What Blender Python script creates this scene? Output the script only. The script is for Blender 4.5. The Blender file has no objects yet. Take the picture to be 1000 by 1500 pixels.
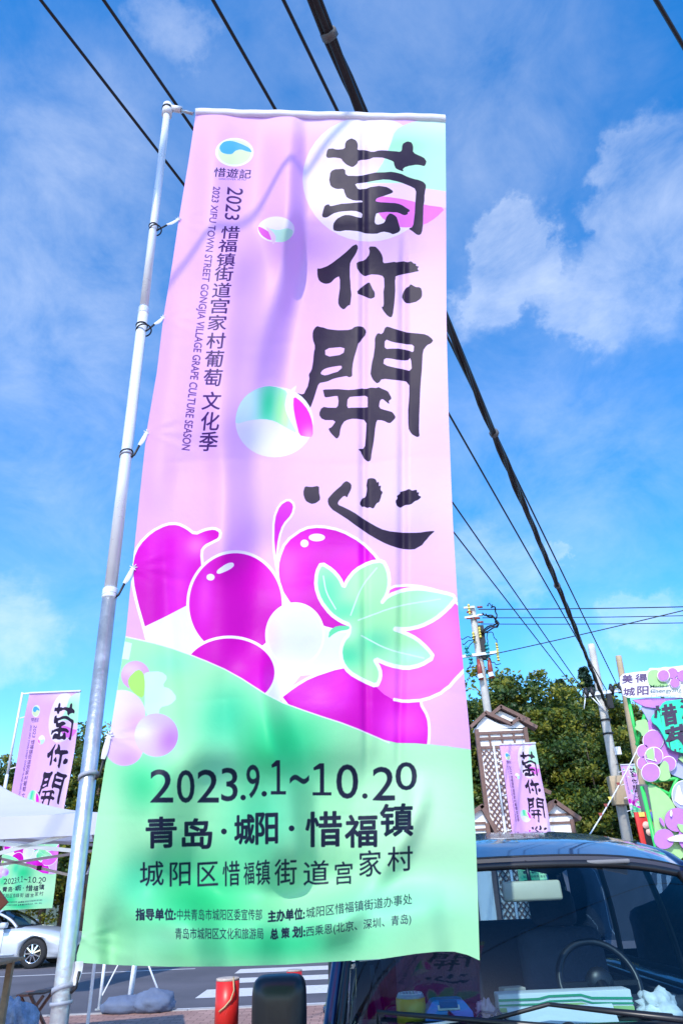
import bpy, bmesh, math, random
import numpy as np
from mathutils import Vector, Matrix
R = math.radians
random.seed(7); RNG = np.random.default_rng(7)
scene = bpy.context.scene
C = scene.collection

# ------------------------------------------------------------ camera
CAMZ, FOC, PITCH, ROLL = 1.5, 1000.0, R(28.6), R(2.4)      # 24 mm lens on a 36 mm tall frame, tilted up, slight roll
_u0 = Vector((0, -math.sin(PITCH), math.cos(PITCH))); _r0 = Vector((1, 0, 0))
FWD = Vector((0, math.cos(PITCH), math.sin(PITCH)))
RGT = _r0 * math.cos(ROLL) - _u0 * math.sin(ROLL)
UPV = _u0 * math.cos(ROLL) + _r0 * math.sin(ROLL)
cam = bpy.data.cameras.new('camera'); camo = bpy.data.objects.new('camera', cam); C.objects.link(camo)
cam.sensor_fit = 'VERTICAL'; cam.sensor_height = 36; cam.sensor_width = 24; cam.lens = 24
cam.clip_start = .05; cam.clip_end = 3000
camo.matrix_world = Matrix.Translation((0, 0, CAMZ)) @ Matrix((RGT, UPV, -FWD)).transposed().to_4x4()
scene.camera = camo
def ray(px, py):
    return (FWD * FOC + RGT * (px - 500) + UPV * (750 - py)).normalized()
def at(px, py, Y):                       # point of the vertical plane Y metres ahead seen at that pixel
    d = ray(px, py); return Vector((0, 0, CAMZ)) + d * (Y / d.y)
def atz(px, py, z):                      # point at height z seen at that pixel
    d = ray(px, py); return Vector((0, 0, CAMZ)) + d * ((z - CAMZ) / d.z)

# ------------------------------------------------------------ daylight
SUN_EL, SUN_AZ = R(43), R(-167)          # azimuth of the sun measured from +Y towards +X
world = bpy.data.worlds.new('World'); scene.world = world; world.use_nodes = True
nt = world.node_tree; N = nt.nodes; L = nt.links; N.clear()
out = N.new('ShaderNodeOutputWorld'); bg = N.new('ShaderNodeBackground')
sky = N.new('ShaderNodeTexSky'); sky.sky_type = 'NISHITA'; sky.sun_disc = False
sky.sun_elevation = SUN_EL; sky.sun_rotation = SUN_AZ; sky.altitude = 300; sky.air_density = 1.0; sky.dust_density = .8; sky.ozone_density = 3.0
def M_(op, a, b=None, clamp=False):
    n = N.new('ShaderNodeMath'); n.operation = op; n.use_clamp = clamp
    for i, v in enumerate((a, b)):
        if v is None: continue
        if isinstance(v, (int, float)): n.inputs[i].default_value = v
        else: L.new(v, n.inputs[i])
    return n.outputs[0]
tc = N.new('ShaderNodeTexCoord'); DIR = tc.outputs['Generated']
hs = N.new('ShaderNodeHueSaturation'); hs.inputs['Saturation'].default_value = 1.4; hs.inputs['Value'].default_value = 2.6; hs.inputs['Hue'].default_value = .5
L.new(sky.outputs[0], hs.inputs['Color'])
# clouds: drifts of high wispy cloud, each a patch of the dome broken up by noise
def wnoise(scale, detail, rough, stretch=(1, 1, 1), rot=(0, 0, 0), dist=0):
    mp = N.new('ShaderNodeMapping'); mp.inputs['Scale'].default_value = stretch; mp.inputs['Rotation'].default_value = rot
    L.new(DIR, mp.inputs[0])
    n = N.new('ShaderNodeTexNoise'); n.inputs['Scale'].default_value = scale; n.inputs['Detail'].default_value = detail
    n.inputs['Roughness'].default_value = rough; n.inputs['Distortion'].default_value = dist
    L.new(mp.outputs[0], n.inputs['Vector']); return n.outputs['Fac']
warp = wnoise(3.2, 5, .6)
clouds = [  # pixel-like bearing, radius in degrees, density
 (782,335,1.5,.9),(768,362,1.8,1.0),(750,392,1.9,1.0),(728,425,1.9,.9),(706,455,1.8,.7),(985,225,2.0,.6),(960,255,2.2,.75),(925,262,1.5,.8),(1000,290,2.4,.6),(965,330,2.0,.5),(930,370,2.0,.6),(895,400,2.2,.7),(868,440,2.2,.75),(845,462,1.6,.6),(915,455,2.0,.5),
 (1000,430,2.2,.4),(930,905,1.5,.9),(950,925,1.8,.8),(905,930,1.5,.5),(715,835,2.2,.6),(745,850,1.5,.4),(828,795,.7,.9),(880,960,3,.35),
 (255,30,1.8,.6),(90,350,7,.34),(30,300,6,.3),(200,250,6,.28),(60,450,7,.32),(5,920,2.5,.8),(60,700,8,.34),(150,600,7,.32),(160,830,7,.32),(20,150,5,.2),
 (600,90,8,.28),(700,160,7,.28),(850,120,5,.2),(850,600,8,.26),(900,740,8,.3),(680,330,5,.3),(760,700,7,.34),(390,80,8,.24)]
acc = None
wn = N.new('ShaderNodeTexNoise'); wn.inputs['Scale'].default_value = 9; wn.inputs['Detail'].default_value = 7; wn.inputs['Roughness'].default_value = .62; L.new(DIR, wn.inputs['Vector'])
wsub = N.new('ShaderNodeVectorMath'); wsub.operation = 'SUBTRACT'; L.new(wn.outputs['Color'], wsub.inputs[0]); wsub.inputs[1].default_value = (.5, .5, .5)
wscl = N.new('ShaderNodeVectorMath'); wscl.operation = 'SCALE'; wscl.inputs['Scale'].default_value = .2; L.new(wsub.outputs[0], wscl.inputs[0])
wadd = N.new('ShaderNodeVectorMath'); wadd.operation = 'ADD'; L.new(DIR, wadd.inputs[0]); L.new(wscl.outputs[0], wadd.inputs[1])
ndir = N.new('ShaderNodeVectorMath'); ndir.operation = 'NORMALIZE'; L.new(wadd.outputs[0], ndir.inputs[0])
for (cx, cy, rad, den) in clouds:
    d = ray(cx, cy)
    dt = N.new('ShaderNodeVectorMath'); dt.operation = 'DOT_PRODUCT'; L.new(ndir.outputs[0], dt.inputs[0]); dt.inputs[1].default_value = d
    mr = N.new('ShaderNodeMapRange'); mr.interpolation_type = 'SMOOTHSTEP'
    mr.inputs[1].default_value = math.cos(R(rad * 2.1)); mr.inputs[2].default_value = math.cos(R(rad * .1))
    mr.inputs[3].default_value = 0; mr.inputs[4].default_value = den * (1.0 if den > .38 else .62)
    L.new(dt.outputs['Value'], mr.inputs[0])
    acc = mr.outputs[0] if acc is None else M_('ADD', acc, mr.outputs[0])
acc = M_('MINIMUM', acc, 1.0)
wisp = wnoise(6, 11, .66, (1.0, .8, 1.5), (.5, .2, .3), .35)
broad = wnoise(1.6, 4, .5)
det = M_('ADD', M_('MULTIPLY', wisp, .75), M_('MULTIPLY', warp, .45))
f1 = M_('MULTIPLY', acc, M_('MULTIPLY', M_('SUBTRACT', det, .38), 1.9), True)
thin = M_('MULTIPLY', M_('SUBTRACT', broad, .40), 1.2, True)
thin = M_('MULTIPLY', thin, M_('MULTIPLY', M_('SUBTRACT', wisp, .3), 2.2, True), True)
fac = M_('ADD', M_('MULTIPLY', f1, .62), M_('MULTIPLY', thin, .10), True)
mx = N.new('ShaderNodeMix'); mx.data_type = 'RGBA'; L.new(fac, mx.inputs['Factor'])
tn = N.new('ShaderNodeMix'); tn.data_type = 'RGBA'; tn.blend_type = 'MULTIPLY'; tn.inputs['Factor'].default_value = 1; L.new(hs.outputs[0], tn.inputs[6]); tn.inputs[7].default_value = (.9, .96, 1.0, 1)
L.new(tn.outputs[2], mx.inputs[6]); mx.inputs[7].default_value = (8.6, 9.2, 10.2, 1)
L.new(mx.outputs[2], bg.inputs['Color']); bg.inputs['Strength'].default_value = .13
L.new(bg.outputs[0], out.inputs[0])
sl = bpy.data.lights.new('sun', 'SUN'); sl.energy = 3.9; sl.angle = R(.6); sl.color = (1, .95, .87)
so = bpy.data.objects.new('sun', sl); C.objects.link(so)
sdir = Vector((math.sin(SUN_AZ) * math.cos(SUN_EL), math.cos(SUN_AZ) * math.cos(SUN_EL), math.sin(SUN_EL)))
so.rotation_euler = sdir.to_track_quat('Z', 'Y').to_euler(); so.location = sdir * 30
vs = scene.view_settings; scene.display_settings.display_device = 'sRGB'
vs.view_transform = 'Standard'; vs.look = 'None'; vs.gamma = 1; vs.exposure = .05; vs.use_curve_mapping = False
scene.cycles.max_bounces = 8; scene.cycles.transparent_max_bounces = 24

# ------------------------------------------------------------ helpers
def lin(c):
    c = c / 255; return c / 12.92 if c <= .04045 else ((c + .055) / 1.055) ** 2.4
def S(r, g, b): return (lin(r), lin(g), lin(b))
MATS = {}
def mat(name, col, rough=.6, metal=0, var=.12, vscale=6, bump=0, bscale=40, spec=.5, trans=0, coat=0, col2=None):
    if name in MATS: return MATS[name]
    m = bpy.data.materials.new(name); m.use_nodes = True; t = m.node_tree; n = t.nodes; l = t.links
    b = n['Principled BSDF']; b.inputs['Roughness'].default_value = rough; b.inputs['Metallic'].default_value = metal
    b.inputs['Specular IOR Level'].default_value = spec; b.inputs['Coat Weight'].default_value = coat; b.inputs['Coat Roughness'].default_value = .04
    co = n.new('ShaderNodeTexCoord'); no = n.new('ShaderNodeTexNoise'); no.inputs['Scale'].default_value = vscale
    no.inputs['Detail'].default_value = 6; no.inputs['Roughness'].default_value = .65; l.new(co.outputs['Object'], no.inputs['Vector'])
    mr = n.new('ShaderNodeMapRange'); l.new(no.outputs['Fac'], mr.inputs[0]); mr.inputs[1].default_value = .3; mr.inputs[2].default_value = .7
    mi = n.new('ShaderNodeMix'); mi.data_type = 'RGBA'; l.new(mr.outputs[0], mi.inputs['Factor'])
    c2 = col2 or tuple(min(1, c * (1 + var)) for c in col); c1 = col if col2 else tuple(c * (1 - var) for c in col)
    mi.inputs[6].default_value = (*c1, 1); mi.inputs[7].default_value = (*c2, 1)
    l.new(mi.outputs[2], b.inputs['Base Color'])
    mr2 = n.new('ShaderNodeMapRange'); l.new(no.outputs['Fac'], mr2.inputs[0])
    mr2.inputs[3].default_value = max(.02, rough - .08); mr2.inputs[4].default_value = min(1, rough + .1); l.new(mr2.outputs[0], b.inputs['Roughness'])
    if bump:
        nb = n.new('ShaderNodeTexNoise'); nb.inputs['Scale'].default_value = bscale; nb.inputs['Detail'].default_value = 4
        l.new(co.outputs['Object'], nb.inputs['Vector']); bp = n.new('ShaderNodeBump'); bp.inputs['Strength'].default_value = bump
        bp.inputs['Distance'].default_value = .02; l.new(nb.outputs['Fac'], bp.inputs['Height']); l.new(bp.outputs[0], b.inputs['Normal'])
    if trans:
        tr = n.new('ShaderNodeBsdfTranslucent'); l.new(mi.outputs[2], tr.inputs['Color'])
        ms = n.new('ShaderNodeMixShader'); ms.inputs[0].default_value = trans
        l.new(b.outputs[0], ms.inputs[1]); l.new(tr.outputs[0], ms.inputs[2]); l.new(ms.outputs[0], n['Material Output'].inputs[0])
    MATS[name] = m; return m
ORG = {}
class MB:
    def __init__(s): s.v = []; s.f = []; s.sm = []; s.mi = []
    def add(s, vs, fs, smooth=False, mi=0):
        o = len(s.v); s.v += [tuple(v) for v in vs]; s.f += [tuple(i + o for i in f) for f in fs]
        s.sm += [smooth] * len(fs); s.mi += [mi] * len(fs); return s
    def box(s, c, sz, rot=None, mi=0, bev=0):
        x, y, z = (a / 2 for a in sz); c = Vector(c)
        if bev:
            bm = bmesh.new(); bmesh.ops.create_cube(bm, size=1)
            for v in bm.verts: v.co = Vector((v.co.x * sz[0], v.co.y * sz[1], v.co.z * sz[2]))
            bmesh.ops.bevel(bm, geom=bm.edges[:], offset=bev, segments=2, affect='EDGES', profile=.5)
            bm.verts.index_update()
            P = [v.co.copy() for v in bm.verts]; F = [[v.index for v in f.verts] for f in bm.faces]; bm.free()
        else:
            P = [Vector((i * x, j * y, k * z)) for i in (-1, 1) for j in (-1, 1) for k in (-1, 1)]
            F = [(0, 1, 3, 2), (4, 6, 7, 5), (0, 4, 5, 1), (2, 3, 7, 6), (0, 2, 6, 4), (1, 5, 7, 3)]
        if rot is not None: P = [rot @ p for p in P]
        return s.add([p + c for p in P], F, bool(bev), mi)
    def bar(s, a, b, w, h=None, mi=0, up=(0, 0, 1)):
        a = Vector(a); b = Vector(b); h = h or w; d = b - a; Z = d.normalized(); U = Vector(up)
        if abs(Z.dot(U)) > .98: U = Vector((0, 1, 0))
        X = Z.cross(U).normalized(); Y = X.cross(Z)
        return s.box((a + b) / 2, (w, h, d.length), Matrix((X, Y, Z)).transposed(), mi)
    def tube(s, pts, r, seg=8, cap=True, mi=0):
        pts = [Vector(p) for p in pts]; n = len(pts); rs = r if isinstance(r, (list, tuple)) else [r] * n
        V = []; F = []; prev = None
        for i, p in enumerate(pts):
            t = (pts[min(i + 1, n - 1)] - pts[max(i - 1, 0)]).normalized()
            if prev is None:
                X = t.cross(Vector((0, 0, 1)) if abs(t.z) < .9 else Vector((0, 1, 0))).normalized()
            else: X = (prev - t * prev.dot(t)).normalized()
            prev = X; Y = t.cross(X)
            for k in range(seg):
                a = 2 * math.pi * k / seg; V.append(p + (X * math.cos(a) + Y * math.sin(a)) * rs[i])
        for i in range(n - 1):
            for k in range(seg):
                k2 = (k + 1) % seg; F.append((i * seg + k, i * seg + k2, (i + 1) * seg + k2, (i + 1) * seg + k))
        if cap: F.append(tuple(range(seg))[::-1]); F.append(tuple(range((n - 1) * seg, n * seg)))
        return s.add(V, F, True, mi)
    def ball(s, c, r, seg=12, rings=8, mi=0, rot=None):
        r = (r, r, r) if isinstance(r, (int, float)) else r; V = []; F = []; c = Vector(c)
        for i in range(rings + 1):
            th = math.pi * i / rings
            for k in range(seg):
                a = 2 * math.pi * k / seg
                p = Vector((r[0] * math.sin(th) * math.cos(a), r[1] * math.sin(th) * math.sin(a), r[2] * math.cos(th)))
                V.append((rot @ p if rot else p) + c)
        for i in range(rings):
            for k in range(seg):
                k2 = (k + 1) % seg; F.append((i * seg + k, (i + 1) * seg + k, (i + 1) * seg + k2, i * seg + k2))
        return s.add(V, F, True, mi)
    def grid(s, rows, smooth=True, mi=0, close=False):
        n = len(rows[0]); V = [p for r in rows for p in r]; F = []
        for i in range(len(rows) - 1):
            for k in range(n if close else n - 1):
                k2 = (k + 1) % n; F.append((i * n + k, i * n + k2, (i + 1) * n + k2, (i + 1) * n + k))
        return s.add(V, F, smooth, mi)
    def prism(s, poly, off, mi=0):       # planar polygon (3-D points) thickened by vector off
        n = len(poly); off = Vector(off); A = [Vector(p) for p in poly]; B = [p + off for p in A]
        F = [tuple(range(n)), tuple(range(2 * n - 1, n - 1, -1))] + [(i, i + n, (i + 1) % n + n, (i + 1) % n) for i in range(n)]
        return s.add(A + B, F, False, mi)
    def build(s, name, m, parent=None, kind=None, autos=None):
        me = bpy.data.meshes.new(name); me.from_pydata(s.v, [], s.f)
        for mm in (m if isinstance(m, (list, tuple)) else [m]): me.materials.append(mm)
        me.polygons.foreach_set('use_smooth', s.sm); me.polygons.foreach_set('material_index', s.mi); me.update()
        bm = bmesh.new(); bm.from_mesh(me); bmesh.ops.recalc_face_normals(bm, faces=bm.faces); bm.to_mesh(me); bm.free()
        o = bpy.data.objects.new(name, me); C.objects.link(o)
        if parent is not None:
            org = ORG[parent.name]; me.transform(Matrix.Translation(-org)); o.parent = parent; ORG[o.name] = org
        else: ORG[o.name] = Vector((0, 0, 0))
        if kind: o['kind'] = kind
        return o
def thing(name, label, cat, loc=(0, 0, 0), group=None):
    o = bpy.data.objects.new(name, None); C.objects.link(o); o.location = loc; o.empty_display_size = .2
    o['label'] = label; o['category'] = cat; ORG[o.name] = Vector(loc)
    if group: o['group'] = group
    return o
def tag(o, label, cat, group=None):
    # a one-mesh thing: move its origin to the middle of its base
    me = o.data; bb = [Vector(v.co) for v in me.vertices]
    b = Vector((sum(v.x for v in bb) / len(bb), sum(v.y for v in bb) / len(bb), min(v.z for v in bb)))
    me.transform(Matrix.Translation(-b)); o.location = b; ORG[o.name] = b
    o['label'] = label; o['category'] = cat
    if group: o['group'] = group
    return o
def copy_tree(o, parent=None):
    c = o.copy(); C.objects.link(c)
    if parent is not None: c.parent = parent
    for ch in list(o.children): copy_tree(ch, c)
    return c
def sag(a, b, s, n=24):
    a = Vector(a); b = Vector(b); return [a.lerp(b, i / n) - Vector((0, 0, 4 * s * (i / n) * (1 - i / n))) for i in range(n + 1)]
def chaikin(P, it=1, closed=True):
    for _ in range(it):
        Q = []; n = len(P)
        for i in range(n if closed else n - 1):
            a = P[i]; b = P[(i + 1) % n]
            Q += [(a[0] * .78 + b[0] * .22, a[1] * .78 + b[1] * .22), (a[0] * .22 + b[0] * .78, a[1] * .22 + b[1] * .78)]
        P = Q if closed else [P[0]] + Q + [P[-1]]
    return P
def ell(cx, cy, rx, ry=None, n=40, a0=0, a1=360):
    ry = ry or rx; return [(cx + rx * math.cos(R(a0 + (a1 - a0) * i / n)), cy + ry * math.sin(R(a0 + (a1 - a0) * i / n))) for i in range(n if a1 - a0 >= 360 else n + 1)]
_tc = bpy.data.curves.new('lettering', 'FONT'); _tc.dimensions = '2D'; _to = bpy.data.objects.new('lettering', _tc); C.objects.link(_to)
_gc = {}
def glyph(txt, fill='NONE', bold=0.0, spacing=1.0):
    key = (txt, fill, bold, spacing)
    if key not in _gc:
        _tc.body = txt; _tc.fill_mode = fill; _tc.resolution_u = 4; _tc.offset = bold; _tc.space_character = spacing
        dg = bpy.context.evaluated_depsgraph_get(); ev = _to.evaluated_get(dg); m = ev.to_mesh()
        V = np.array([v.co[:2] for v in m.vertices]); E_ = np.array([e.vertices[:] for e in m.edges]); F = [tuple(p.vertices) for p in m.polygons]
        ev.to_mesh_clear(); _gc[key] = (V, E_, F)
    return _gc[key]

# ------------------------------------------------------------ banner print, rasterised from outlines
class Print:
    def __init__(s, W, H, base): s.W, s.H = W, H; s.a = np.zeros((H, W, 3), np.float32); s.a[:] = np.array(base, np.float32) / 255; s.map = None
    def cov_edges(s, E_, ss=3):
        lo = np.floor(E_.reshape(-1, 2).min(0)).astype(int) - 1; hi = np.ceil(E_.reshape(-1, 2).max(0)).astype(int) + 2
        x0, y0 = max(lo[0], 0), max(lo[1], 0); x1, y1 = min(hi[0], s.W), min(hi[1], s.H)
        if x1 <= x0 or y1 <= y0: return None
        w, h = (x1 - x0) * ss, (y1 - y0) * ss
        g = np.zeros((h, w + 1), np.int32)
        A = (E_[:, 0] - (x0, y0)) * ss; B = (E_[:, 1] - (x0, y0)) * ss
        sw = A[:, 1] > B[:, 1]; A2 = np.where(sw[:, None], B, A); B2 = np.where(sw[:, None], A, B)
        r0 = np.ceil(A2[:, 1] - .5).astype(int); r1 = np.ceil(B2[:, 1] - .5).astype(int)
        for a, b, i0, i1 in zip(A2, B2, r0, r1):
            i0 = max(i0, 0); i1 = min(i1, h)
            if i1 <= i0: continue
            rr = np.arange(i0, i1); xx = a[0] + (rr + .5 - a[1]) * (b[0] - a[0]) / (b[1] - a[1])
            xi = np.clip(np.ceil(xx - .5).astype(int), 0, w); g[rr, xi] += 1
        cov = (np.cumsum(g, 1)[:, :w] % 2).astype(np.float32).reshape(y1 - y0, ss, x1 - x0, ss).mean((1, 3))
        return cov, x0, y0, x1, y1
    def blend(s, r, col, alpha=1.0):
        if r is None: return
        cov, x0, y0, x1, y1 = r; cov = (cov * alpha)[..., None]
        if callable(col):
            yy, xx = np.mgrid[y0:y1, x0:x1]; c = col(xx / s.W, yy / s.H)
        else: c = np.array(col, np.float32) / 255
        s.a[y0:y1, x0:x1] = s.a[y0:y1, x0:x1] * (1 - cov) + c * cov
    def T(s, P): return s.map(np.asarray(P, float))
    def poly(s, P, col, alpha=1.0, smooth=0):
        P = chaikin(P, smooth) if smooth else P; Q = []
        for i in range(len(P)):
            a, b = np.array(P[i]), np.array(P[(i + 1) % len(P)]); k = max(1, int(np.hypot(*(b - a)) / 12))
            Q += [a + (b - a) * j / k for j in range(k)]
        Q = s.T(Q); s.blend(s.cov_edges(np.stack([Q, np.roll(Q, -1, 0)], 1)), col, alpha)
    def line(s, P, wpx, col, closed=False, alpha=1.0, smooth=0):
        P = chaikin(P, smooth, closed) if smooth else list(P)
        if closed: P = P + [P[0]]
        Q0 = []
        for a, b in zip(P[:-1], P[1:]):
            a, b = np.array(a), np.array(b); k = max(1, int(np.hypot(*(b - a)) / 12)); Q0 += [a + (b - a) * j / k for j in range(k)]
        Q = s.T(Q0 + [np.array(P[-1])]); w = wpx * s.W / 480 / 2
        lo = np.floor(Q.min(0) - w - 2).astype(int); hi = np.ceil(Q.max(0) + w + 2).astype(int)
        x0, y0 = max(lo[0], 0), max(lo[1], 0); x1, y1 = min(hi[0], s.W), min(hi[1], s.H)
        if x1 <= x0 or y1 <= y0: return
        cov = np.zeros((y1 - y0, x1 - x0), np.float32)
        for a, b in zip(Q[:-1], Q[1:]):
            l2 = np.floor(np.minimum(a, b) - w - 1).astype(int); h2 = np.ceil(np.maximum(a, b) + w + 2).astype(int)
            u0, v0 = max(l2[0], x0), max(l2[1], y0); u1, v1 = min(h2[0], x1), min(h2[1], y1)
            if u1 <= u0 or v1 <= v0: continue
            yy, xx = np.mgrid[v0:v1, u0:u1]; d = b - a; L2 = max(d @ d, 1e-9)
            t = np.clip(((xx + .5 - a[0]) * d[0] + (yy + .5 - a[1]) * d[1]) / L2, 0, 1)
            dd = np.hypot(xx + .5 - a[0] - t * d[0], yy + .5 - a[1] - t * d[1])
            sub = cov[v0 - y0:v1 - y0, u0 - x0:u1 - x0]; np.maximum(sub, np.clip(w + .5 - dd, 0, 1), out=sub)
        s.blend((cov, x0, y0, x1, y1), col, alpha)
    def fat(s, r, k):                        # thicken a coverage patch by k pixels
        if r is None or k <= 0: return r
        cov, x0, y0, x1, y1 = r; p = int(math.ceil(k)); X0, Y0, X1, Y1 = max(x0 - p, 0), max(y0 - p, 0), min(x1 + p, s.W), min(y1 + p, s.H)
        big = np.zeros((y1 - y0 + 2 * p, x1 - x0 + 2 * p), np.float32); h, w = cov.shape
        for dy in range(-p, p + 1):
            for dx in range(-p, p + 1):
                d = math.hypot(dx, dy); wt_ = min(1, max(0, k + 1 - d))
                if wt_ > 0: sub = big[p + dy:p + dy + h, p + dx:p + dx + w]; np.maximum(sub, cov * wt_, out=sub)
        big = big[Y0 - (y0 - p):big.shape[0] - ((y1 + p) - Y1), X0 - (x0 - p):big.shape[1] - ((x1 + p) - X1)]
        return big, X0, Y0, X1, Y1
    def text(s, txt, quad, col, bold=0.0, alpha=1.0, spacing=1.0, fit='bbox', vlim=None):
        # quad: where the text's box lands, corners top-left, top-right, bottom-right, bottom-left
        V, E_, F = glyph(txt, 'NONE', 0, spacing)
        if not len(E_): return
        lo, hi = V.min(0), V.max(0)
        if vlim: lo = np.array([lo[0], vlim[0]]); hi = np.array([hi[0], vlim[1]])
        uv = (V - lo) / (hi - lo); q = [np.array(p, float) for p in quad]
        P = (q[3] * (1 - uv[:, :1]) + q[2] * uv[:, :1]) * (1 - uv[:, 1:]) + (q[0] * (1 - uv[:, :1]) + q[1] * uv[:, :1]) * uv[:, 1:]
        s.blend(s.fat(s.cov_edges(s.T(P)[E_]), bold * 170), col, alpha)
    def image(s, name):
        im = bpy.data.images.new(name, s.W, s.H, alpha=False)
        px = np.ones((s.H, s.W, 4), np.float32); px[..., :3] = np.clip(s.a[::-1], 0, 1)
        im.pixels.foreach_set(px.ravel()); im.update(); im.pack(); return im

# outline of the big banner as it hangs (left edge is pinched at its ties), in the plane it hangs in
BY = 2.4                                   # metres ahead of the camera
LY = [150,165,235,322,390,465,545,632,735,832,930,1078,1200,1300,1375,1398,1425]
LX = [290,287,276.5,262,252,239.5,230,215,204,194,184.5,161,142,128,119.5,113,111]
RY = [150,170,300,470,620,765,900,1080,1240,1405,1425]
RX = [651.5,652,653,653.5,657,663,671,688,697,702,703]
BX = [113,180,250,340,420,500,560,610,640,665,685,702]
BYY = [1410,1414,1416,1415.5,1413,1408,1404.5,1397,1394,1394,1399,1407]
def blx(y): return np.interp(y, LY, LX)
def brx(y): return np.interp(y, RY, RX)
def top_y(u): return 161 + 9 * u
def bot_y(u): return np.interp(113 + 589 * u, BX, BYY)
_ty = np.linspace(155, 1425, 200); _tz = np.array([at(420, y, BY).z for y in _ty])
def y2h(y): return np.interp(y, _ty, _tz)
HT, HB = y2h(165.5), y2h(1410)
def banner_uv(P):                          # photo-plane point -> (u, v) on the cloth, v = 0 at the top
    x, y = P[:, 0], P[:, 1]; xl, xr = blx(y), brx(y); u = (x - xl) / (xr - xl); uc = np.clip(u, 0, 1)
    t = (y - top_y(uc)) / (bot_y(uc) - top_y(uc)); y2 = 165.5 + t * (1410 - 165.5)
    v = (HT - y2h(y2)) / (HT - HB); v = np.where(t < 0, t, np.where(t > 1, t, v)); return np.stack([u, v], 1)
PW, PH = 1240, 3500
pr = Print(PW, PH, (236, 176, 240)); pr.map = lambda P: banner_uv(P) * (PW, PH)
def grad(stops, fx=0.0):                   # soft colour run down the cloth
    vs_ = [a for a, _ in stops]; cs = np.array([c for _, c in stops], float) / 255
    def f(x, y):
        q = y + fx * x; return np.stack([np.interp(q, vs_, cs[:, k]) for k in range(3)], -1).astype(np.float32)
    return f
def blobs(base, items):
    b = np.array(base, float) / 255
    def f(x, y):
        o = np.ones(x.shape + (3,)) * b
        for (cx, cy, rx, ry, c) in items:
            w = np.exp(-(((x - cx) / rx) ** 2 + ((y - cy) / ry) ** 2))[..., None]; o = o * (1 - w) + np.array(c, float) / 255 * w
        return o.astype(np.float32)
    return f

def pblobs(base, items):                   # the same soft colour patches, placed in the plane the cloth hangs in
    q = []
    for (x, y, rx, ry, c) in items:
        a, b, m = banner_uv(np.array([[x, y - ry], [x, y + ry], [x, y]], float)); q.append((m[0], m[1], rx / float(brx(y) - blx(y)), (b[1] - a[1]) / 2, c))
    return blobs(base, q)
def zm(ox, oy, s): return lambda P: [(ox + x / s, oy + y / s) for x, y in P]
z1 = zm(430, 160, 3.846); z2 = zm(430, 470, 3.846); z3 = zm(160, 700, 3.704); z4 = zm(400, 700, 3.333); z7 = zm(100, 900, 2.941); z8 = zm(380, 900, 2.941)
INK = (44, 30, 56); WHT = (252, 250, 253)
pr.blend((np.ones((PH, PW), np.float32), 0, 0, PW, PH), blobs((236, 176, 241), [
    (.95, .45, .5, .22, (248, 208, 247)), (.85, .62, .35, .06, (246, 214, 248)), (.1, .2, .3, .3, (240, 182, 243)), (.55, .5, .2, .2, (238, 186, 243)), (.6, .02, .3, .03, (246, 205, 246))]))
# big pale berry in the top corner
pr.poly(ell(540, 262, 97, 92), blobs((248, 232, 249), [(.5, .03, .15, .03, (255, 255, 255)), (.95, .04, .15, .05, (228, 250, 240)), (.7, .1, .2, .02, (246, 214, 240))]), .85)
pr.poly([(652 + 6, 171)] + z1([(760, 50), (640, 80), (570, 120), (545, 200), (490, 330), (400, 420), (470, 415), (600, 415), (690, 440), (790, 460), (880, 470)]), blobs((190, 244, 206), [(.98, .0, .2, .045, (226, 250, 240)), (.8, .07, .12, .02, (168, 240, 190))]), smooth=1)
pr.poly(z1([(880, 465), (700, 440), (600, 415), (430, 420), (520, 490), (640, 510), (740, 540), (855, 555), (880, 553)]), (246, 208, 246))
pr.poly(z1([(430, 485), (520, 492), (640, 510), (740, 540), (858, 555), (800, 612), (740, 650), (650, 668), (570, 662), (480, 600)]), blobs((240, 120, 232), [(.93, .118, .12, .02, (244, 40, 216))]), smooth=1)
# little berries
pr.poly(ell(404.5, 336, 27, 19), blobs((250, 238, 250), [(.43, .12, .02, .02, (170, 240, 200))]))
pr.poly(zm(220, 140, 3.846)([(608, 735), (640, 750), (680, 775), (695, 810), (670, 815), (630, 790), (610, 760)]), (236, 96, 208), smooth=1)
pr.poly(zm(220, 140, 3.846)([(660, 745), (720, 760), (770, 745), (808, 760), (795, 800), (750, 828), (700, 822), (690, 780)]), blobs((196, 240, 214), [(.46, .128, .02, .01, (140, 232, 190))]), smooth=1)
pr.poly(zm(220, 140, 3.846)([(650, 735), (690, 765), (712, 800), (693, 845), (684, 815), (672, 780)]), (244, 208, 246), smooth=1)
# round badge and its brush lettering
pr.poly(ell(343.5, 223, 28, 21), WHT)
pr.poly(ell(343.5, 223, 24.5, 18.3), blobs((228, 240, 190), [(.1, .058, .06, .012, (172, 232, 206)), (.24, .06, .05, .012, (236, 238, 200))]))
pr.poly(zm(220, 140, 3.846)([(388, 290), (410, 262), (440, 254), (475, 258), (520, 275), (560, 295), (575, 320), (545, 315), (510, 302), (480, 310), (462, 330), (430, 330), (400, 320)]), blobs((82, 178, 220), [(.2, .045, .04, .01, (130, 206, 222))]), smooth=1)
for k, ch in enumerate('惜遊記'):
    x = 313 + 18.6 * k; y = 245.5 + 1.2 * k; w = 17.5; h = 13.5
    pr.text(ch, [(x + 1.5, y), (x + w + 1, y + .5), (x + w - 1, y + h), (x, y + h)], (58, 34, 92), bold=.004)
pr.text('DISCOVER XI FU', [(321, 260.6), (360, 261.8), (360, 264.6), (321, 263.4)], (110, 70, 140))
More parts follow.
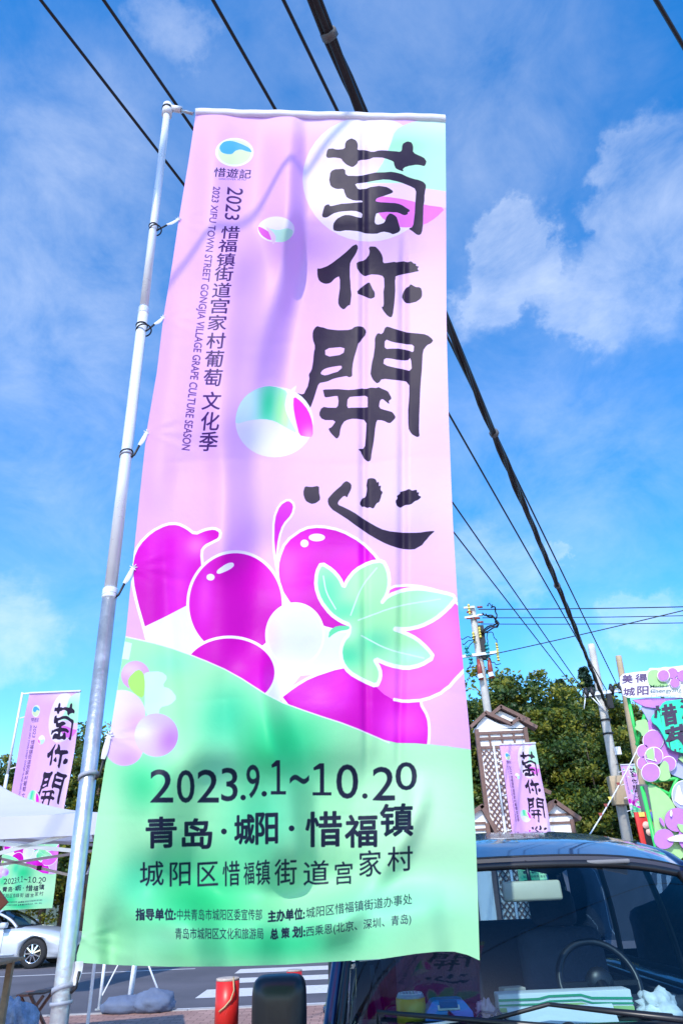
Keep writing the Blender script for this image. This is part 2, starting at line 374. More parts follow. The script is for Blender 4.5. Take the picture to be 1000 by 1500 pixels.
# upright title
pr.text('2023', [(356.5, 277), (349.5, 323), (329, 321), (333.5, 273.5)], (70, 32, 98), bold=.004)
CH = '惜福镇街道宫家村葡萄文化季'
cy = [344.5, 360.5, 380.5, 401, 425, 448, 472.5, 499, 525.5, 553, 587, 617, 646.5]; cx = [337.5, 333.5, 331, 328, 325, 322, 318.5, 316.5, 313.8, 311.8, 310, 308, 305.5]
cy[:3] = [340.5, 360, 380.5]
hh = [18, 18, 19, 21, 21.5, 22, 22, 23, 24, 25, 26, 27, 28]
for ch, x, y, h in zip(CH, cx, cy, hh):
    w = 13.3; k = .12 * h / 2
    pr.text(ch, [(x - w + k, y - h / 2), (x + w + k, y - h / 2), (x + w - k, y + h / 2), (x - w - k, y + h / 2)], (70, 32, 98), bold=.006)
pr.text('2023 XIFU TOWN STREET GONGJIA VILLAGE GRAPE CULTURE SEASON',
        [(323, 274), (278.5, 660), (266, 658.5), (312.5, 273)], (92, 46, 120), vlim=(-.02, .72), bold=.004)
# the four brush characters
def ink(P, holes=()):
    pr.poly(P, INK, smooth=1)
def brush(P, f, holes=()):
    # outline with holes: one parity fill
    Es = []
    for i, poly in enumerate([P] + list(holes)):
        Q = f(poly); Q = chaikin(Q, 1)
        # frayed edge
        Q = [(x + random.uniform(-.35, .35), y + random.uniform(-.35, .35)) for x, y in Q]
        Q = pr.T(Q); Es.append(np.stack([Q, np.roll(Q, -1, 0)], 1))
    pr.blend(pr.cov_edges(np.concatenate(Es)), INK)
random.seed(3)
brush([(182,270),(190,225),(215,220),(240,228),(288,225),(290,185),(320,163),(352,175),(362,200),(358,232),(400,230),(445,243),(485,230),(530,232),(590,240),(608,235),(610,200),(638,178),(668,190),(672,220),(670,243),(710,262),(740,280),(748,300),(735,322),(715,315),(690,312),(655,318),(630,325),(615,335),(617,352),(600,345),(575,335),(565,310),(562,293),(510,275),(455,270),(420,284),(365,288),(355,310),(330,328),(295,312),(275,290),(268,278),(230,272),(195,275)], z1)
brush([(205,365),(212,345),(240,337),(290,335),(293,375),(350,377),(400,370),(450,358),(500,355),(560,352),(600,362),(640,380),(690,397),(725,405),(745,425),(742,450),(735,500),(730,560),(728,640),(722,700),(700,712),(672,690),(645,673),(672,662),(680,600),(686,520),(688,450),(650,430),(600,410),(520,393),(450,405),(400,415),(345,418),(355,440),(362,452),(400,450),(440,436),(490,432),(530,440),(565,465),(540,478),(500,490),(465,502),(460,520),(500,525),(560,528),(600,533),(650,565),(655,575),(640,582),(645,590),(620,598),(590,582),(540,578),(465,583),(460,600),(455,645),(480,650),(512,640),(525,600),(545,585),(575,600),(590,640),(600,670),(595,690),(560,705),(540,695),(500,690),(460,703),(410,700),(370,690),(300,680),(250,690),(222,680),(222,650),(240,620),(280,597),(320,595),(360,610),(385,612),(388,585),(340,572),(270,575),(215,590),(185,612),(158,605),(165,570),(178,540),(200,535),(206,548),(250,535),(330,528),(385,525),(390,515),(340,515),(300,500),(285,470),(283,448),(240,450),(210,435),(200,405)], z1)
brush([(133,895),(150,900),(200,880),(280,820),(348,757),(365,775),(350,815),(320,860),(315,900),(318,960),(320,1020),(325,1030),(320,1100),(305,1108),(285,1130),(258,1115),(248,1085),(258,1030),(262,940),(235,950),(205,980),(175,985),(145,970),(133,940)], z1)
brush([(422,775),(455,772),(480,790),(500,830),(503,868),(535,866),(560,860),(585,863),(615,855),(640,862),(660,857),(670,866),(690,870),(688,882),(706,886),(695,900),(705,912),(680,918),(640,925),(575,938),(570,960),(572,1000),(565,1100),(560,1140),(550,1175),(530,1165),(500,1130),(495,1115),(508,1110),(505,1040),(512,990),(507,940),(470,932),(430,930),(400,943),(370,920),(355,890),(355,862),(400,850),(420,830),(430,805)], z1)
brush([(350,1035),(385,1000),(425,970),(440,1005),(458,1035),(455,1060),(430,1068),(400,1055)], z1)
brush([(608,1055),(625,1015),(635,1005),(645,1000),(660,985),(680,1000),(715,1003),(722,1030),(720,1060),(700,1080),(640,1098),(620,1080)], z1)
brush([(107,60),(125,30),(160,35),(200,50),(260,52),(320,50),(350,32),(385,30),(410,60),(400,85),(380,110),(360,135),(345,190),(335,230),(328,290),(330,310),(318,318),(290,310),(230,325),(180,345),(140,350),(125,400),(110,450),(95,490),(70,505),(45,470),(28,445),(40,430),(5,400),(55,418),(75,380),(90,330),(85,300),(100,280),(110,235),(113,180),(122,150),(108,100)], z2,
      [[(175,155),(287,145),(280,190),(180,203)], [(150,300),(165,275),(200,262),(270,250),(270,270),(240,290),(180,308)]])
brush([(458,90),(475,68),(500,75),(520,30),(545,38),(620,62),(700,72),(745,75),(787,108),(775,125),(745,140),(728,170),(722,250),(715,350),(710,450),(706,560),(704,620),(710,650),(690,655),(660,635),(645,600),(643,520),(650,430),(650,345),(580,333),(495,325),(485,345),(465,352),(440,325),(432,290),(440,240),(452,190),(458,140)], z2,
      [[(512,103),(560,120),(620,130),(678,135),(675,180),(640,165),(570,155),(510,160)], [(510,208),(560,215),(640,225),(660,205),(665,285),(600,270),(505,250)]])
brush([(165,385),(230,385),(330,390),(380,380),(400,385),(440,375),(465,380),(480,372),(505,388),(530,395),(545,425),(550,440),(535,450),(538,470),(520,455),(500,440),(485,450),(478,490),(520,505),(560,515),(575,545),(560,560),(540,580),(500,560),(465,558),(458,620),(450,690),(440,740),(435,785),(415,795),(390,770),(380,740),(360,722),(400,722),(408,640),(410,560),(340,550),(290,560),(265,600),(255,655),(240,665),(210,635),(195,605),(215,600),(240,560),(160,558),(140,525),(160,485),(200,488),(250,490),(252,440),(245,420),(200,430),(175,430),(168,410)], z2,
      [[(305,430),(350,425),(415,420),(418,470),(415,490),(330,490),(300,490)]])
brush([(65,930),(95,937),(143,930),(142,960),(152,1005),(130,1025),(95,1032),(65,1010),(53,970)], z2)
brush([(300,902),(325,920),(325,945),(310,975),(300,995),(285,985),(255,1010),(245,1030),(260,1040),(330,1075),(400,1120),(480,1170),(560,1190),(630,1195),(700,1195),(755,1185),(798,1183),(770,1205),(745,1235),(715,1270),(670,1290),(600,1285),(530,1260),(440,1215),(360,1160),(290,1110),(225,1070),(200,1045),(190,1010),(215,975),(260,935),(285,910)], z2)
brush([(415,890),(440,885),(462,893),(470,915),(478,905),(480,935),(490,925),(488,955),(502,965),(492,985),(482,1020),(465,1030),(450,1058),(430,1050),(415,1055),(395,1045),(385,1050),(370,1030),(385,1000),(405,995),(412,950),(410,920)], z2)
brush([(573,1015),(585,1000),(580,985),(598,975),(600,962),(625,958),(650,945),(665,958),(690,950),(695,968),(705,965),(700,985),(718,990),(700,1010),(680,1015),(660,1035),(620,1040),(600,1055),(583,1045)], z2)
# mid berry with a peeled edge
pr.poly(ell(402, 618, 57, 52), pblobs((238, 228, 250), [(420, 650, 30, 16, (252, 246, 253)), (370, 640, 20, 20, (224, 222, 246))]))
z6 = zm(220, 380, 3.846)
pr.poly(z6([(480, 930), (482, 880), (500, 820), (540, 765), (600, 728), (660, 712), (720, 720), (775, 745), (760, 800), (775, 870), (835, 985), (760, 945), (700, 910), (640, 898), (560, 905)]), pblobs((200, 236, 234), [(393, 590, 16, 40, (60, 214, 154)), (410, 600, 10, 40, (150, 234, 160)), (418, 610, 8, 30, (204, 244, 170)), (355, 600, 20, 30, (206, 232, 240))]), smooth=1)
pr.poly(z6([(808, 770), (850, 800), (890, 850), (915, 920), (917, 1000), (880, 1000), (838, 990), (815, 900), (805, 830)]), pblobs((236, 30, 206), [(452, 640, 12, 16, (244, 140, 232)), (445, 660, 14, 12, (246, 200, 242))]), smooth=1)
pr.poly(z6([(828, 705), (808, 770), (806, 830), (818, 900), (842, 995), (800, 930), (765, 860), (758, 810), (775, 750), (800, 725)]), (246, 216, 246), smooth=1)
# plain bunch of grapes with a vine leaf
MAG = pblobs((214, 0, 182), [(230, 800, 40, 40, (236, 0, 206)), (262, 860, 22, 70, (240, 50, 216)), (288, 800, 20, 20, (248, 110, 220)), (300, 870, 14, 50, (240, 60, 214)), (420, 830, 26, 50, (250, 80, 222)), (440, 790, 40, 20, (240, 30, 212)), (520, 830, 30, 40, (232, 10, 214)), (420, 1000, 40, 20, (228, 40, 210)), (470, 1020, 30, 20, (236, 70, 216)), (590, 1060, 40, 30, (250, 70, 226)), (500, 1000, 20, 30, (238, 30, 214))])
def berry(P, col, w=4.2, smooth=1): pr.poly(P, col, smooth=smooth); pr.line(P, w, WHT, True, smooth=smooth)
PALE = pblobs((238, 236, 250), [(220, 930, 40, 40, (250, 248, 253)), (430, 1000, 30, 40, (248, 246, 252)), (395, 930, 20, 30, (244, 214, 244)), (440, 930, 30, 30, (232, 232, 246))])
berry(z3([(205, 880), (185, 800), (150, 680), (125, 560), (125, 440), (160, 360), (230, 290), (310, 250), (370, 247), (420, 270), (465, 305), (520, 280), (570, 272), (605, 290), (600, 330), (560, 350), (520, 370), (500, 400), (510, 500), (560, 640), (600, 800), (560, 1010), (250, 1000)]), MAG)
pr.poly(z3([(190, 808), (300, 755), (425, 690), (450, 790), (560, 905), (450, 1000), (215, 1000), (203, 880)]), PALE)
berry(z4([(20, 460), (0, 330), (2, 200), (30, 130), (75, 103), (105, 130), (95, 180), (50, 230), (30, 290), (18, 380)]), (226, 40, 208), 3.4)
pr.poly([(396, 850), (500, 860), (560, 930), (500, 985), (440, 990), (408, 1030), (380, 1015), (380, 900)], PALE)                               # pale berry where the bunch opens
berry(z8([(75, 368), (150, 310), (220, 268), (350, 225), (500, 210), (640, 210), (760, 200), (700, 300), (690, 380), (725, 440), (732, 500), (725, 580), (600, 600), (300, 500)]), MAG, 3.6)
pr.poly(z4([(500, 560), (560, 530), (680, 523), (800, 548), (880, 600), (930, 640), (960, 800), (930, 940), (840, 1040), (740, 1085), (640, 1092), (560, 1075), (480, 1000), (430, 900)]), pblobs((248, 90, 224), [(480, 980, 70, 70, (236, 20, 208)), (650, 930, 40, 60, (250, 130, 230)), (600, 1000, 60, 30, (250, 110, 226))]), smooth=1)
pr.line(z4([(515, 600), (570, 530), (680, 523), (800, 548), (880, 600), (905, 620)]), 3.6, WHT, smooth=1)
pr.line(z4([(930, 940), (840, 1040), (740, 1085), (640, 1092), (590, 1082)]), 3.6, WHT, smooth=1)
berry(z4([(35, 545), (20, 465), (25, 400), (60, 310), (150, 245), (230, 235), (330, 255), (430, 310), (510, 390), (560, 480), (565, 560), (500, 660), (380, 750), (275, 742), (180, 700), (90, 630)]), MAG)
berry(ell(345, 885, 70, 77), MAG)
berry(ell(336, 985, 68, 52), MAG, 3.6)
berry(ell(432, 930, 42, 46), PALE, 3.4)
for P in ([(585, 500), (640, 462), (672, 458), (680, 475), (660, 495), (600, 522), (582, 518)],): pr.poly(z3(P), WHT, smooth=2)
pr.poly(ell(308.5, 845.5, 6, 5), WHT); pr.poly(z4(ell(213, 291, 40, 19)), WHT); pr.poly(z4(ell(153, 320, 20, 19)), WHT)
leaf = [(235,415),(290,450),(325,490),(345,535),(360,500),(400,450),(470,412),(535,402),(560,450),(568,510),(555,570),(525,615),(560,575),(640,545),(720,540),(810,555),(900,580),(850,640),(790,690),(720,725),(650,740),(580,735),(640,755),(700,785),(750,830),(785,875),(720,915),(650,930),(570,915),(490,880),(522,935),(524,975),(505,1018),(440,990),(370,950),(335,900),(328,840),(345,790),(370,765),(375,718),(330,700),(280,665),(230,600),(207,530),(212,460)]
LEAFC = pblobs((176, 242, 172), [(480, 870, 22, 34, (96, 222, 160)), (500, 895, 30, 14, (110, 226, 166)), (510, 960, 24, 20, (90, 220, 160)), (545, 940, 30, 20, (120, 230, 170)), (640, 880, 40, 20, (186, 246, 204)), (600, 960, 40, 14, (180, 246, 200)), (510, 925, 14, 14, (190, 250, 196))])
lf = z4(leaf); pr.poly(lf, LEAFC, smooth=1); pr.line(lf, 5, WHT, True, smooth=1)
pr.poly(z4([(268, 785), (275, 745), (310, 722), (372, 722), (372, 740), (320, 748), (290, 765)]), (110, 224, 160), smooth=1)
for P in ([(245, 480), (258, 560), (305, 640)], [(505, 440), (430, 530), (378, 670)], [(415, 695), (600, 625), (815, 592)], [(430, 770), (560, 840), (735, 880)]): pr.line(z4(P), 1.8, (214, 250, 224), smooth=2)
# green foot of the cloth
gb = [(150, 926), (172, 930), (240, 945), (290, 963), (340, 985), (402, 1025), (460, 1046), (510, 1062), (570, 1088), (620, 1089), (690, 1098), (730, 1102)]
GREEN = pblobs((172, 236, 176), [(200, 1150, 45, 40, (66, 214, 138)), (410, 1090, 70, 60, (44, 208, 132)), (330, 1050, 40, 50, (80, 216, 158)), (380, 1200, 60, 70, (104, 222, 166)), (290, 1320, 90, 60, (52, 208, 134)), (420, 1380, 110, 30, (52, 208, 134)), (200, 1290, 40, 40, (90, 218, 160)), (150, 1200, 40, 90, (178, 238, 182)), (620, 1200, 90, 120, (200, 246, 196)), (320, 1130, 30, 40, (150, 234, 184)), (250, 970, 40, 20, (150, 232, 184)), (560, 1330, 120, 40, (150, 236, 184)), (250, 1370, 40, 20, (150, 234, 180))])
gp = chaikin(gb, 1, False) + [(760, 1440), (80, 1440), (80, 926)]
pr.poly(gp, GREEN); pr.line(gb[:9], 1.6, WHT, alpha=.8, smooth=1)
LIL = lambda a, b: pblobs((234, 196, 238), [(a, b, 24, 16, (212, 160, 226))])
pr.poly(z7([(215, 110), (275, 125), (262, 195), (215, 190)]), (222, 244, 236)); 
pr.poly(z7(ell(290, 262, 62, 62)), pblobs((222, 160, 230), [(190, 980, 20, 12, (236, 200, 240))])); pr.poly(z7(ell(242, 575, 82, 78)), LIL(190, 1112))
pr.poly(z7(ell(228, 430, 105, 105)), pblobs((240, 214, 244), [(200, 1060, 20, 20, (228, 176, 236)), (170, 1020, 20, 40, (244, 226, 248))]))
pr.poly(z7([(325, 255), (345, 247), (400, 245), (430, 270), (405, 310), (440, 320), (470, 360), (440, 390), (395, 400), (390, 440), (330, 440), (330, 300)]), (212, 244, 228), smooth=1)
pr.poly(z7([(300, 235), (325, 250), (332, 300), (325, 362), (290, 345), (260, 310), (258, 275)]), (178, 232, 110), smooth=1)
pr.poly(z7(ell(380, 520, 94, 94)), pblobs((214, 186, 244), [(250, 1085, 20, 24, (184, 120, 244)), (205, 1068, 18, 18, (232, 226, 252))]))
zb = lambda x0, x1, y0, y1: [(180 + x0 / 2.174, 1080 + y0 / 2.174), (180 + x1 / 2.174, 1080 + y0 / 2.174), (180 + x1 / 2.174, 1080 + y1 / 2.174), (180 + x0 / 2.174, 1080 + y1 / 2.174)]
TXT = (28, 34, 58)
def tb(ch, x0, x1, y0, y1, b=0.0, dy=0, c=TXT):
    if ch == '1':
        F_ = [(.40, 0), (.62, 0), (.62, .905), (.98, .905), (.98, 1), (.06, 1), (.06, .905), (.42, .905), (.42, .17), (.12, .22), (.10, .135)]
        pr.poly([(180 + (x0 + (x1 - x0) * a) / 2.174, 1080 + (y0 + (y1 - y0) * e) / 2.174) for a, e in F_], c); return
    q = zb(x0, x1, y0, y1); q = [q[0], (q[1][0], q[1][1] + dy / 2.174), (q[2][0], q[2][1] + dy / 2.174), q[3]]
    pr.text(ch, q, c, bold=b)
for a in (('2',88,160,103,207),('0',173,228,105,208),('2',238,305,104,207),('3',314,365,98,203),('9',394,435,88,193),('1',468,520,73,182),('~',532,592,120,148),('1',600,665,83,185),('0',680,748,87,195),('2',795,865,95,200),('0',868,935,80,168)):
    tb(a[0], *a[1:], b=.004, dy=0)
for x, y in ((383, 192), (450, 180), (770, 187)): pr.poly([(180 + px / 2.174, 1080 + py / 2.174) for px, py in ell(x, y, 8.5, 8.5)], TXT)
for a in (('青',75,170,257,352),('岛',190,283,262,355),('城',357,418,250,340),('阳',424,492,243,340),('惜',583,695,240,348),('福',708,808,250,350),('镇',820,922,215,315)): tb(*a, b=.013, dy=-3)
for x, y in ((322, 300), (537, 290)): pr.poly([(180 + px / 2.174, 1080 + py / 2.174) for px, py in ell(x, y, 9, 9)], TXT)
for a in (('城',55,130,398,475),('阳',150,215,400,475),('区',238,303,400,475),('惜',318,372,397,475),('福',385,418,400,470),('镇',423,468,393,472),('街',483,553,390,472),('道',575,655,395,472),('宫',675,730,398,470),('家',752,822,362,445),('村',842,922,350,428)): tb(*a, dy=-4, b=.003)
tb('指导单位:', 42, 168, 546, 582, .006, 0); tb('中共青岛市城阳区委宣传部', 173, 443, 547, 583, .0, 0)
tb('主办单位:', 462, 578, 553, 589, .006, -10); tb('城阳区惜福镇街道办事处', 583, 920, 543, 577, 0, -46)
tb('青岛市城阳区文化和旅游局', 167, 447, 607, 643, 0, 0); tb('总', 470, 494, 610, 642, .006); tb('策', 505, 530, 608, 640, .006, -2); tb('划:', 540, 580, 604, 638, .006, -3)
tb('西乘恩(北京、深圳、青岛)', 583, 917, 603, 640, 0, -42)
PRINT = pr.image('banner print')

# banner cloth material: woven polyester, printed, a little light passes through it
def cloth_mat(name, img):
    m = bpy.data.materials.new(name); m.use_nodes = True; t = m.node_tree; n = t.nodes; l = t.links; b = n['Principled BSDF']
    ti = n.new('ShaderNodeTexImage'); ti.image = img; ti.interpolation = 'Cubic'; ti.extension = 'EXTEND'
    l.new(ti.outputs['Color'], b.inputs['Base Color']); b.inputs['Roughness'].default_value = .5; b.inputs['Specular IOR Level'].default_value = .22
    b.inputs['Sheen Weight'].default_value = .0
    co = n.new('ShaderNodeTexCoord'); nb = n.new('ShaderNodeTexNoise'); nb.inputs['Scale'].default_value = 6; nb.inputs['Detail'].default_value = 8; nb.inputs['Distortion'].default_value = .1; nb.inputs['Roughness'].default_value = .6
    l.new(co.outputs['Object'], nb.inputs['Vector']); bp = n.new('ShaderNodeBump'); bp.inputs['Strength'].default_value = .16; bp.inputs['Distance'].default_value = .03
    l.new(nb.outputs['Fac'], bp.inputs['Height']); l.new(bp.outputs[0], b.inputs['Normal'])
    tr = n.new('ShaderNodeBsdfTranslucent'); l.new(ti.outputs['Color'], tr.inputs['Color']); ms = n.new('ShaderNodeMixShader'); ms.inputs[0].default_value = .36
    l.new(b.outputs[0], ms.inputs[1]); l.new(tr.outputs[0], ms.inputs[2]); l.new(ms.outputs[0], n['Material Output'].inputs[0]); return m
CLOTH = cloth_mat('printed_polyester', PRINT)
WCLOTH = mat('white_polyester', (.82, .82, .85), .5, var=.03, trans=.25)

# ------------------------------------------------------------ hanging cloth of the big banner
def cloth_grid(nu, nv):
    us = np.linspace(0, 1, nu); ts = np.linspace(0, 1, nv); U, Tt = np.meshgrid(us, ts)
    Yp = top_y(U) + (bot_y(U) - top_y(U)) * Tt; Xp = blx(Yp) + (brx(Yp) - blx(Yp)) * U
    # slope of the cloth along its width (positive = turns away to the right)
    sl = np.zeros_like(U)
    def band(path, w, amp, fade=60):
        ys = [p[1] for p in path]; cx_ = np.interp(Yp, ys, [p[0] for p in path]); ww = w if np.isscalar(w) else np.interp(Yp, ys, w)
        env = np.clip((Yp - ys[0] + fade) / fade, 0, 1) * np.clip((ys[-1] + fade - Yp) / fade, 0, 1); env = env * env * (3 - 2 * env)
        sl[...] += amp * env * np.exp(-np.abs((Xp - cx_) / ww) ** 3)
    band([(437,160),(437,300),(428,400),(408,480),(396,560)], [8,12,16,20,22], 1.5, 110)
    band([(372,400),(362,500),(352,600),(348,700),(352,790)], [34,32,28,26,30], 1.15, 90)
    band([(300,600),(322,700),(318,790)], 14, -.45)
    band([(398,170),(402,420)], 20, -.4); band([(468,165),(470,420),(440,560)], 22, -.35)
    band([(330,170),(330,330)], 16, .35); band([(300,170),(288,420),(262,620)], 14, -.3)
    band([(245,480),(230,600),(215,700)], 9, -.35); band([(285,420),(262,560),(248,700)], 14, .25)
    band([(530,165),(530,700),(535,1090)], 4, .8); band([(536,165),(537,700),(542,1090)], 4, -.7)
    band([(588,400),(586,900),(582,1090)], 4, .9); band([(596,400),(596,900),(590,1090)], 4, -.85)
    band([(345,820),(350,1000)], 26, .35); band([(250,830),(262,1000),(270,1060)], 8, -.5); band([(235,830),(245,1000)], 14, .3)
    # lower cloth: swags and a bulge at the free corner
    band([(395,1000),(420,1090),(445,1150),(452,1260)], [12,20,20,18], 1.5, 70)
    band([(350,1010),(372,1130),(385,1250)], 22, -.8, 60)
    band([(268,1150),(262,1210),(250,1290)], 34, 1.1, 60); band([(200,1130),(192,1230)], 26, -.7, 60)
    band([(560,1120),(530,1180),(505,1260)], 10, -.5, 40)
    band([(600,1180),(570,1235),(520,1300),(470,1350)], [10,12,14,16], -1.2, 40); band([(628,1180),(600,1240),(560,1300),(520,1350)], [10,12,14,16], 1.0, 40)
    band([(190,1345),(185,1405)], 18, -1.4, 30); band([(150,1360),(158,1410)], 10, 1.2, 20); band([(300,1330),(318,1410)], 24, 1.3, 40); band([(250,1350),(255,1410)], 22, -1.0, 30)
    band([(400,1300),(400,1410)], 20, .5, 40); band([(452,1330),(455,1410)], 18, -.5, 40); band([(640,1330),(655,1410)], 14, .5, 40)
    for k in range(10):
        a = RNG.uniform(0, 6.28); fx = RNG.uniform(.006, .03); fy = RNG.uniform(.002, .012); sl += .045 * np.sin(Xp * fx * 2 + Yp * fy + a)
    wid = np.hypot(1, .0) * 1.5; du = wid * (1 / (nu - 1))
    sl = sl - sl.mean(1, keepdims=True) * .92
    d = np.cumsum(sl, 1) * du; d -= d[:, :1]
    # the cloth also bellies gently and leans with height
    z_ = Tt; d *= np.clip(Tt * 18, .12, 1)
    ker = np.exp(-np.linspace(-2, 2, 25) ** 2); ker /= ker.sum(); pad = np.pad(d, ((12, 12), (0, 0)), 'edge')
    d = sum(ker[i] * pad[i:i + nv] for i in range(25))
    # faint creases left from folding
    for q in (.13, .27, .41, .55, .69, .83): d += .0022 * np.exp(-np.abs(Tt - q - .004 * np.sin(U * 9 + q * 20)) / .003) * (.4 + .6 * np.sin(U * 6 + q * 31) ** 2)
    # pulls running in from each tie
    for ty, a in ((322,.8),(465,1.1),(632,.9),(832,.9),(1078,1.0),(1375,1.5)):
        x0 = np.interp(ty, LY, LX); dx = np.maximum(Xp - x0, 0); dy = Yp - ty
        for k, s_ in ((.45, 1), (-.4, 1), (.05, 1.2), (.22, -1), (-.2, -1)):
            d += -a * .0045 * s_ * np.exp(-((dy - k * dx) / (2.5 + dx * .07)) ** 2) * np.exp(-dx / 34)
    d += -.05 * np.sin(np.pi * U) * np.sin(np.pi * Tt) + .03 * np.sin(5 * Tt) * U
    return U, Tt, Xp, Yp, d
U_, T_, XP, YP, DD = cloth_grid(150, 320)
def cloth_point(i, j): return at(XP[i, j], YP[i, j], BY + DD[i, j])
UV_ = banner_uv(np.stack([XP.ravel(), YP.ravel()], 1)).reshape(U_.shape + (2,))
nv, nu = U_.shape
def cloth_mesh(name, material, pts, uv, nv, nu, parent):
    F = [(i * nu + j, i * nu + j + 1, (i + 1) * nu + j + 1, (i + 1) * nu + j) for i in range(nv - 1) for j in range(nu - 1)]
    me = bpy.data.meshes.new(name); me.from_pydata([tuple(p) for p in pts], [], F); me.materials.append(material)
    ul = me.uv_layers.new(name='print'); idx = np.zeros(len(me.loops), np.int32); me.loops.foreach_get('vertex_index', idx)
    ul.data.foreach_set('uv', np.stack([uv[idx, 0], 1 - uv[idx, 1]], 1).astype(np.float32).ravel()); me.polygons.foreach_set('use_smooth', [True] * len(F))
    o = bpy.data.objects.new(name, me); C.objects.link(o)
    if parent is not None: org = ORG[parent.name]; me.transform(Matrix.Translation(-org)); o.parent = parent; ORG[o.name] = org
    return o
def proj(p):
    d = Vector(p) - Vector((0, 0, CAMZ)); w = d.dot(FWD); return (500 + FOC * d.dot(RGT) / w, 750 - FOC * d.dot(UPV) / w)
# ------------------------------------------------------------ ground
GZ = -.12
def ground_mat(name, c1, c2, kind):
    m = bpy.data.materials.new(name); m.use_nodes = True; t = m.node_tree; n = t.nodes; l = t.links; b = n['Principled BSDF']; b.inputs['Roughness'].default_value = .85
    co = n.new('ShaderNodeTexCoord'); a = n.new('ShaderNodeTexNoise'); a.inputs['Scale'].default_value = .7; a.inputs['Detail'].default_value = 8; l.new(co.outputs['Object'], a.inputs['Vector'])
    f = n.new('ShaderNodeTexNoise'); f.inputs['Scale'].default_value = 90; f.inputs['Detail'].default_value = 3; l.new(co.outputs['Object'], f.inputs['Vector'])
    mi = n.new('ShaderNodeMix'); mi.data_type = 'RGBA'; mi.inputs[6].default_value = (*c1, 1); mi.inputs[7].default_value = (*c2, 1)
    ad = n.new('ShaderNodeMath'); ad.operation = 'ADD'; mu = n.new('ShaderNodeMath'); mu.operation = 'MULTIPLY'; mu.inputs[1].default_value = .5
    l.new(f.outputs['Fac'], mu.inputs[0]); l.new(mu.outputs[0], ad.inputs[0]); l.new(a.outputs['Fac'], ad.inputs[1])
    mr = n.new('ShaderNodeMapRange'); mr.inputs[1].default_value = .5; mr.inputs[2].default_value = 1.0; l.new(ad.outputs[0], mr.inputs[0]); l.new(mr.outputs[0], mi.inputs['Factor'])
    src = mi.outputs[2]; h = f.outputs['Fac']
    if kind == 'brick':
        br = n.new('ShaderNodeTexBrick'); br.inputs['Scale'].default_value = 1; br.inputs['Brick Width'].default_value = .22; br.inputs['Row Height'].default_value = .11; br.inputs['Mortar Size'].default_value = .006
        br.inputs['Color1'].default_value = (1, 1, 1, 1); br.inputs['Color2'].default_value = (.72, .7, .7, 1); br.inputs['Mortar'].default_value = (.35, .33, .32, 1)
        l.new(co.outputs['Object'], br.inputs['Vector']); mm = n.new('ShaderNodeMix'); mm.data_type = 'RGBA'; mm.blend_type = 'MULTIPLY'; mm.inputs['Factor'].default_value = 1
        l.new(src, mm.inputs[6]); l.new(br.outputs['Color'], mm.inputs[7]); src = mm.outputs[2]; h = br.outputs['Fac']
    l.new(src, b.inputs['Base Color']); bp = n.new('ShaderNodeBump'); bp.inputs['Strength'].default_value = .3; bp.inputs['Distance'].default_value = .01; l.new(h, bp.inputs['Height']); l.new(bp.outputs[0], b.inputs['Normal'])
    return m
def sheet(name, x0, x1, y0, y1, z, m): return MB().add([(x0, y0, z), (x1, y0, z), (x1, y1, z), (x0, y1, z)], [(0, 1, 2, 3)]).build(name, m, kind='structure')
YK = atz(200, 1481, 0).y; YF = 27.0
print('kerb at', YK)
sheet('ground', -600, 600, -600, 900, GZ - .004, ground_mat('earth', (.07, .09, .03), (.12, .12, .06), ''))
sheet('road', -300, 300, YK + .02, YF, GZ, ground_mat('asphalt', (.075, .072, .085), (.13, .12, .14), ''))
PAVE = ground_mat('pink_paving', (.36, .2, .16), (.5, .3, .25), 'brick')
MB().box((0, (YK - .17 - 40) / 2, GZ / 2 - .05), (500, YK - .17 + 40, -GZ + .1)).build('pavement', PAVE, kind='structure')
MB().box((0, YF + 8, GZ / 2 - .05), (500, 16, -GZ + .1)).build('pavement', PAVE, kind='structure')
kerb = thing('kerb', '', '', (0, YK, 0)); kerb['kind'] = 'structure'; del kerb['label']; del kerb['category']
KM = mat('kerb_concrete', (.42, .38, .35), .85, var=.2, bump=.3)
k0 = MB().box((-9, YK - .075, -.06), (.985, .15, .128), bev=.012).build('kerb_stone', KM, kerb)
for i in range(1, 24):
    c = k0.copy(); C.objects.link(c); c.location.x = i * 1.0; c.location.z = random.uniform(-.004, .004); c.rotation_euler.z = random.uniform(-.002, .002)
PAINT = mat('road_paint', (.62, .6, .6), .75, var=.15, vscale=14)
cw = thing('crosswalk', '', '', (0, YK + 3, GZ)); cw['kind'] = 'structure'; del cw['label']; del cw['category']
for k, (ya, yb) in enumerate(((1488, 1475), (1461, 1449), (1441, 1434), (1427, 1421), (1415, 1410), (1405, 1401))):
    a = atz(330, ya, GZ).y; b = atz(330, yb, GZ).y
    MB().add([(-2.9 + .05 * k, a, GZ + .005), (7.5, a, GZ + .005), (7.5, b, GZ + .005), (-2.9 + .05 * k, b, GZ + .005)], [(0, 1, 2, 3)]).build('crosswalk_stripe', PAINT, cw)
lk = atz(60, 1429, GZ).y
MB().add([(-60, lk, GZ + .004), (-3.9, lk, GZ + .004), (-3.9, lk + .13, GZ + .004), (-60, lk + .13, GZ + .004)], [(0, 1, 2, 3)]).build('lane_line', PAINT, kind='structure')

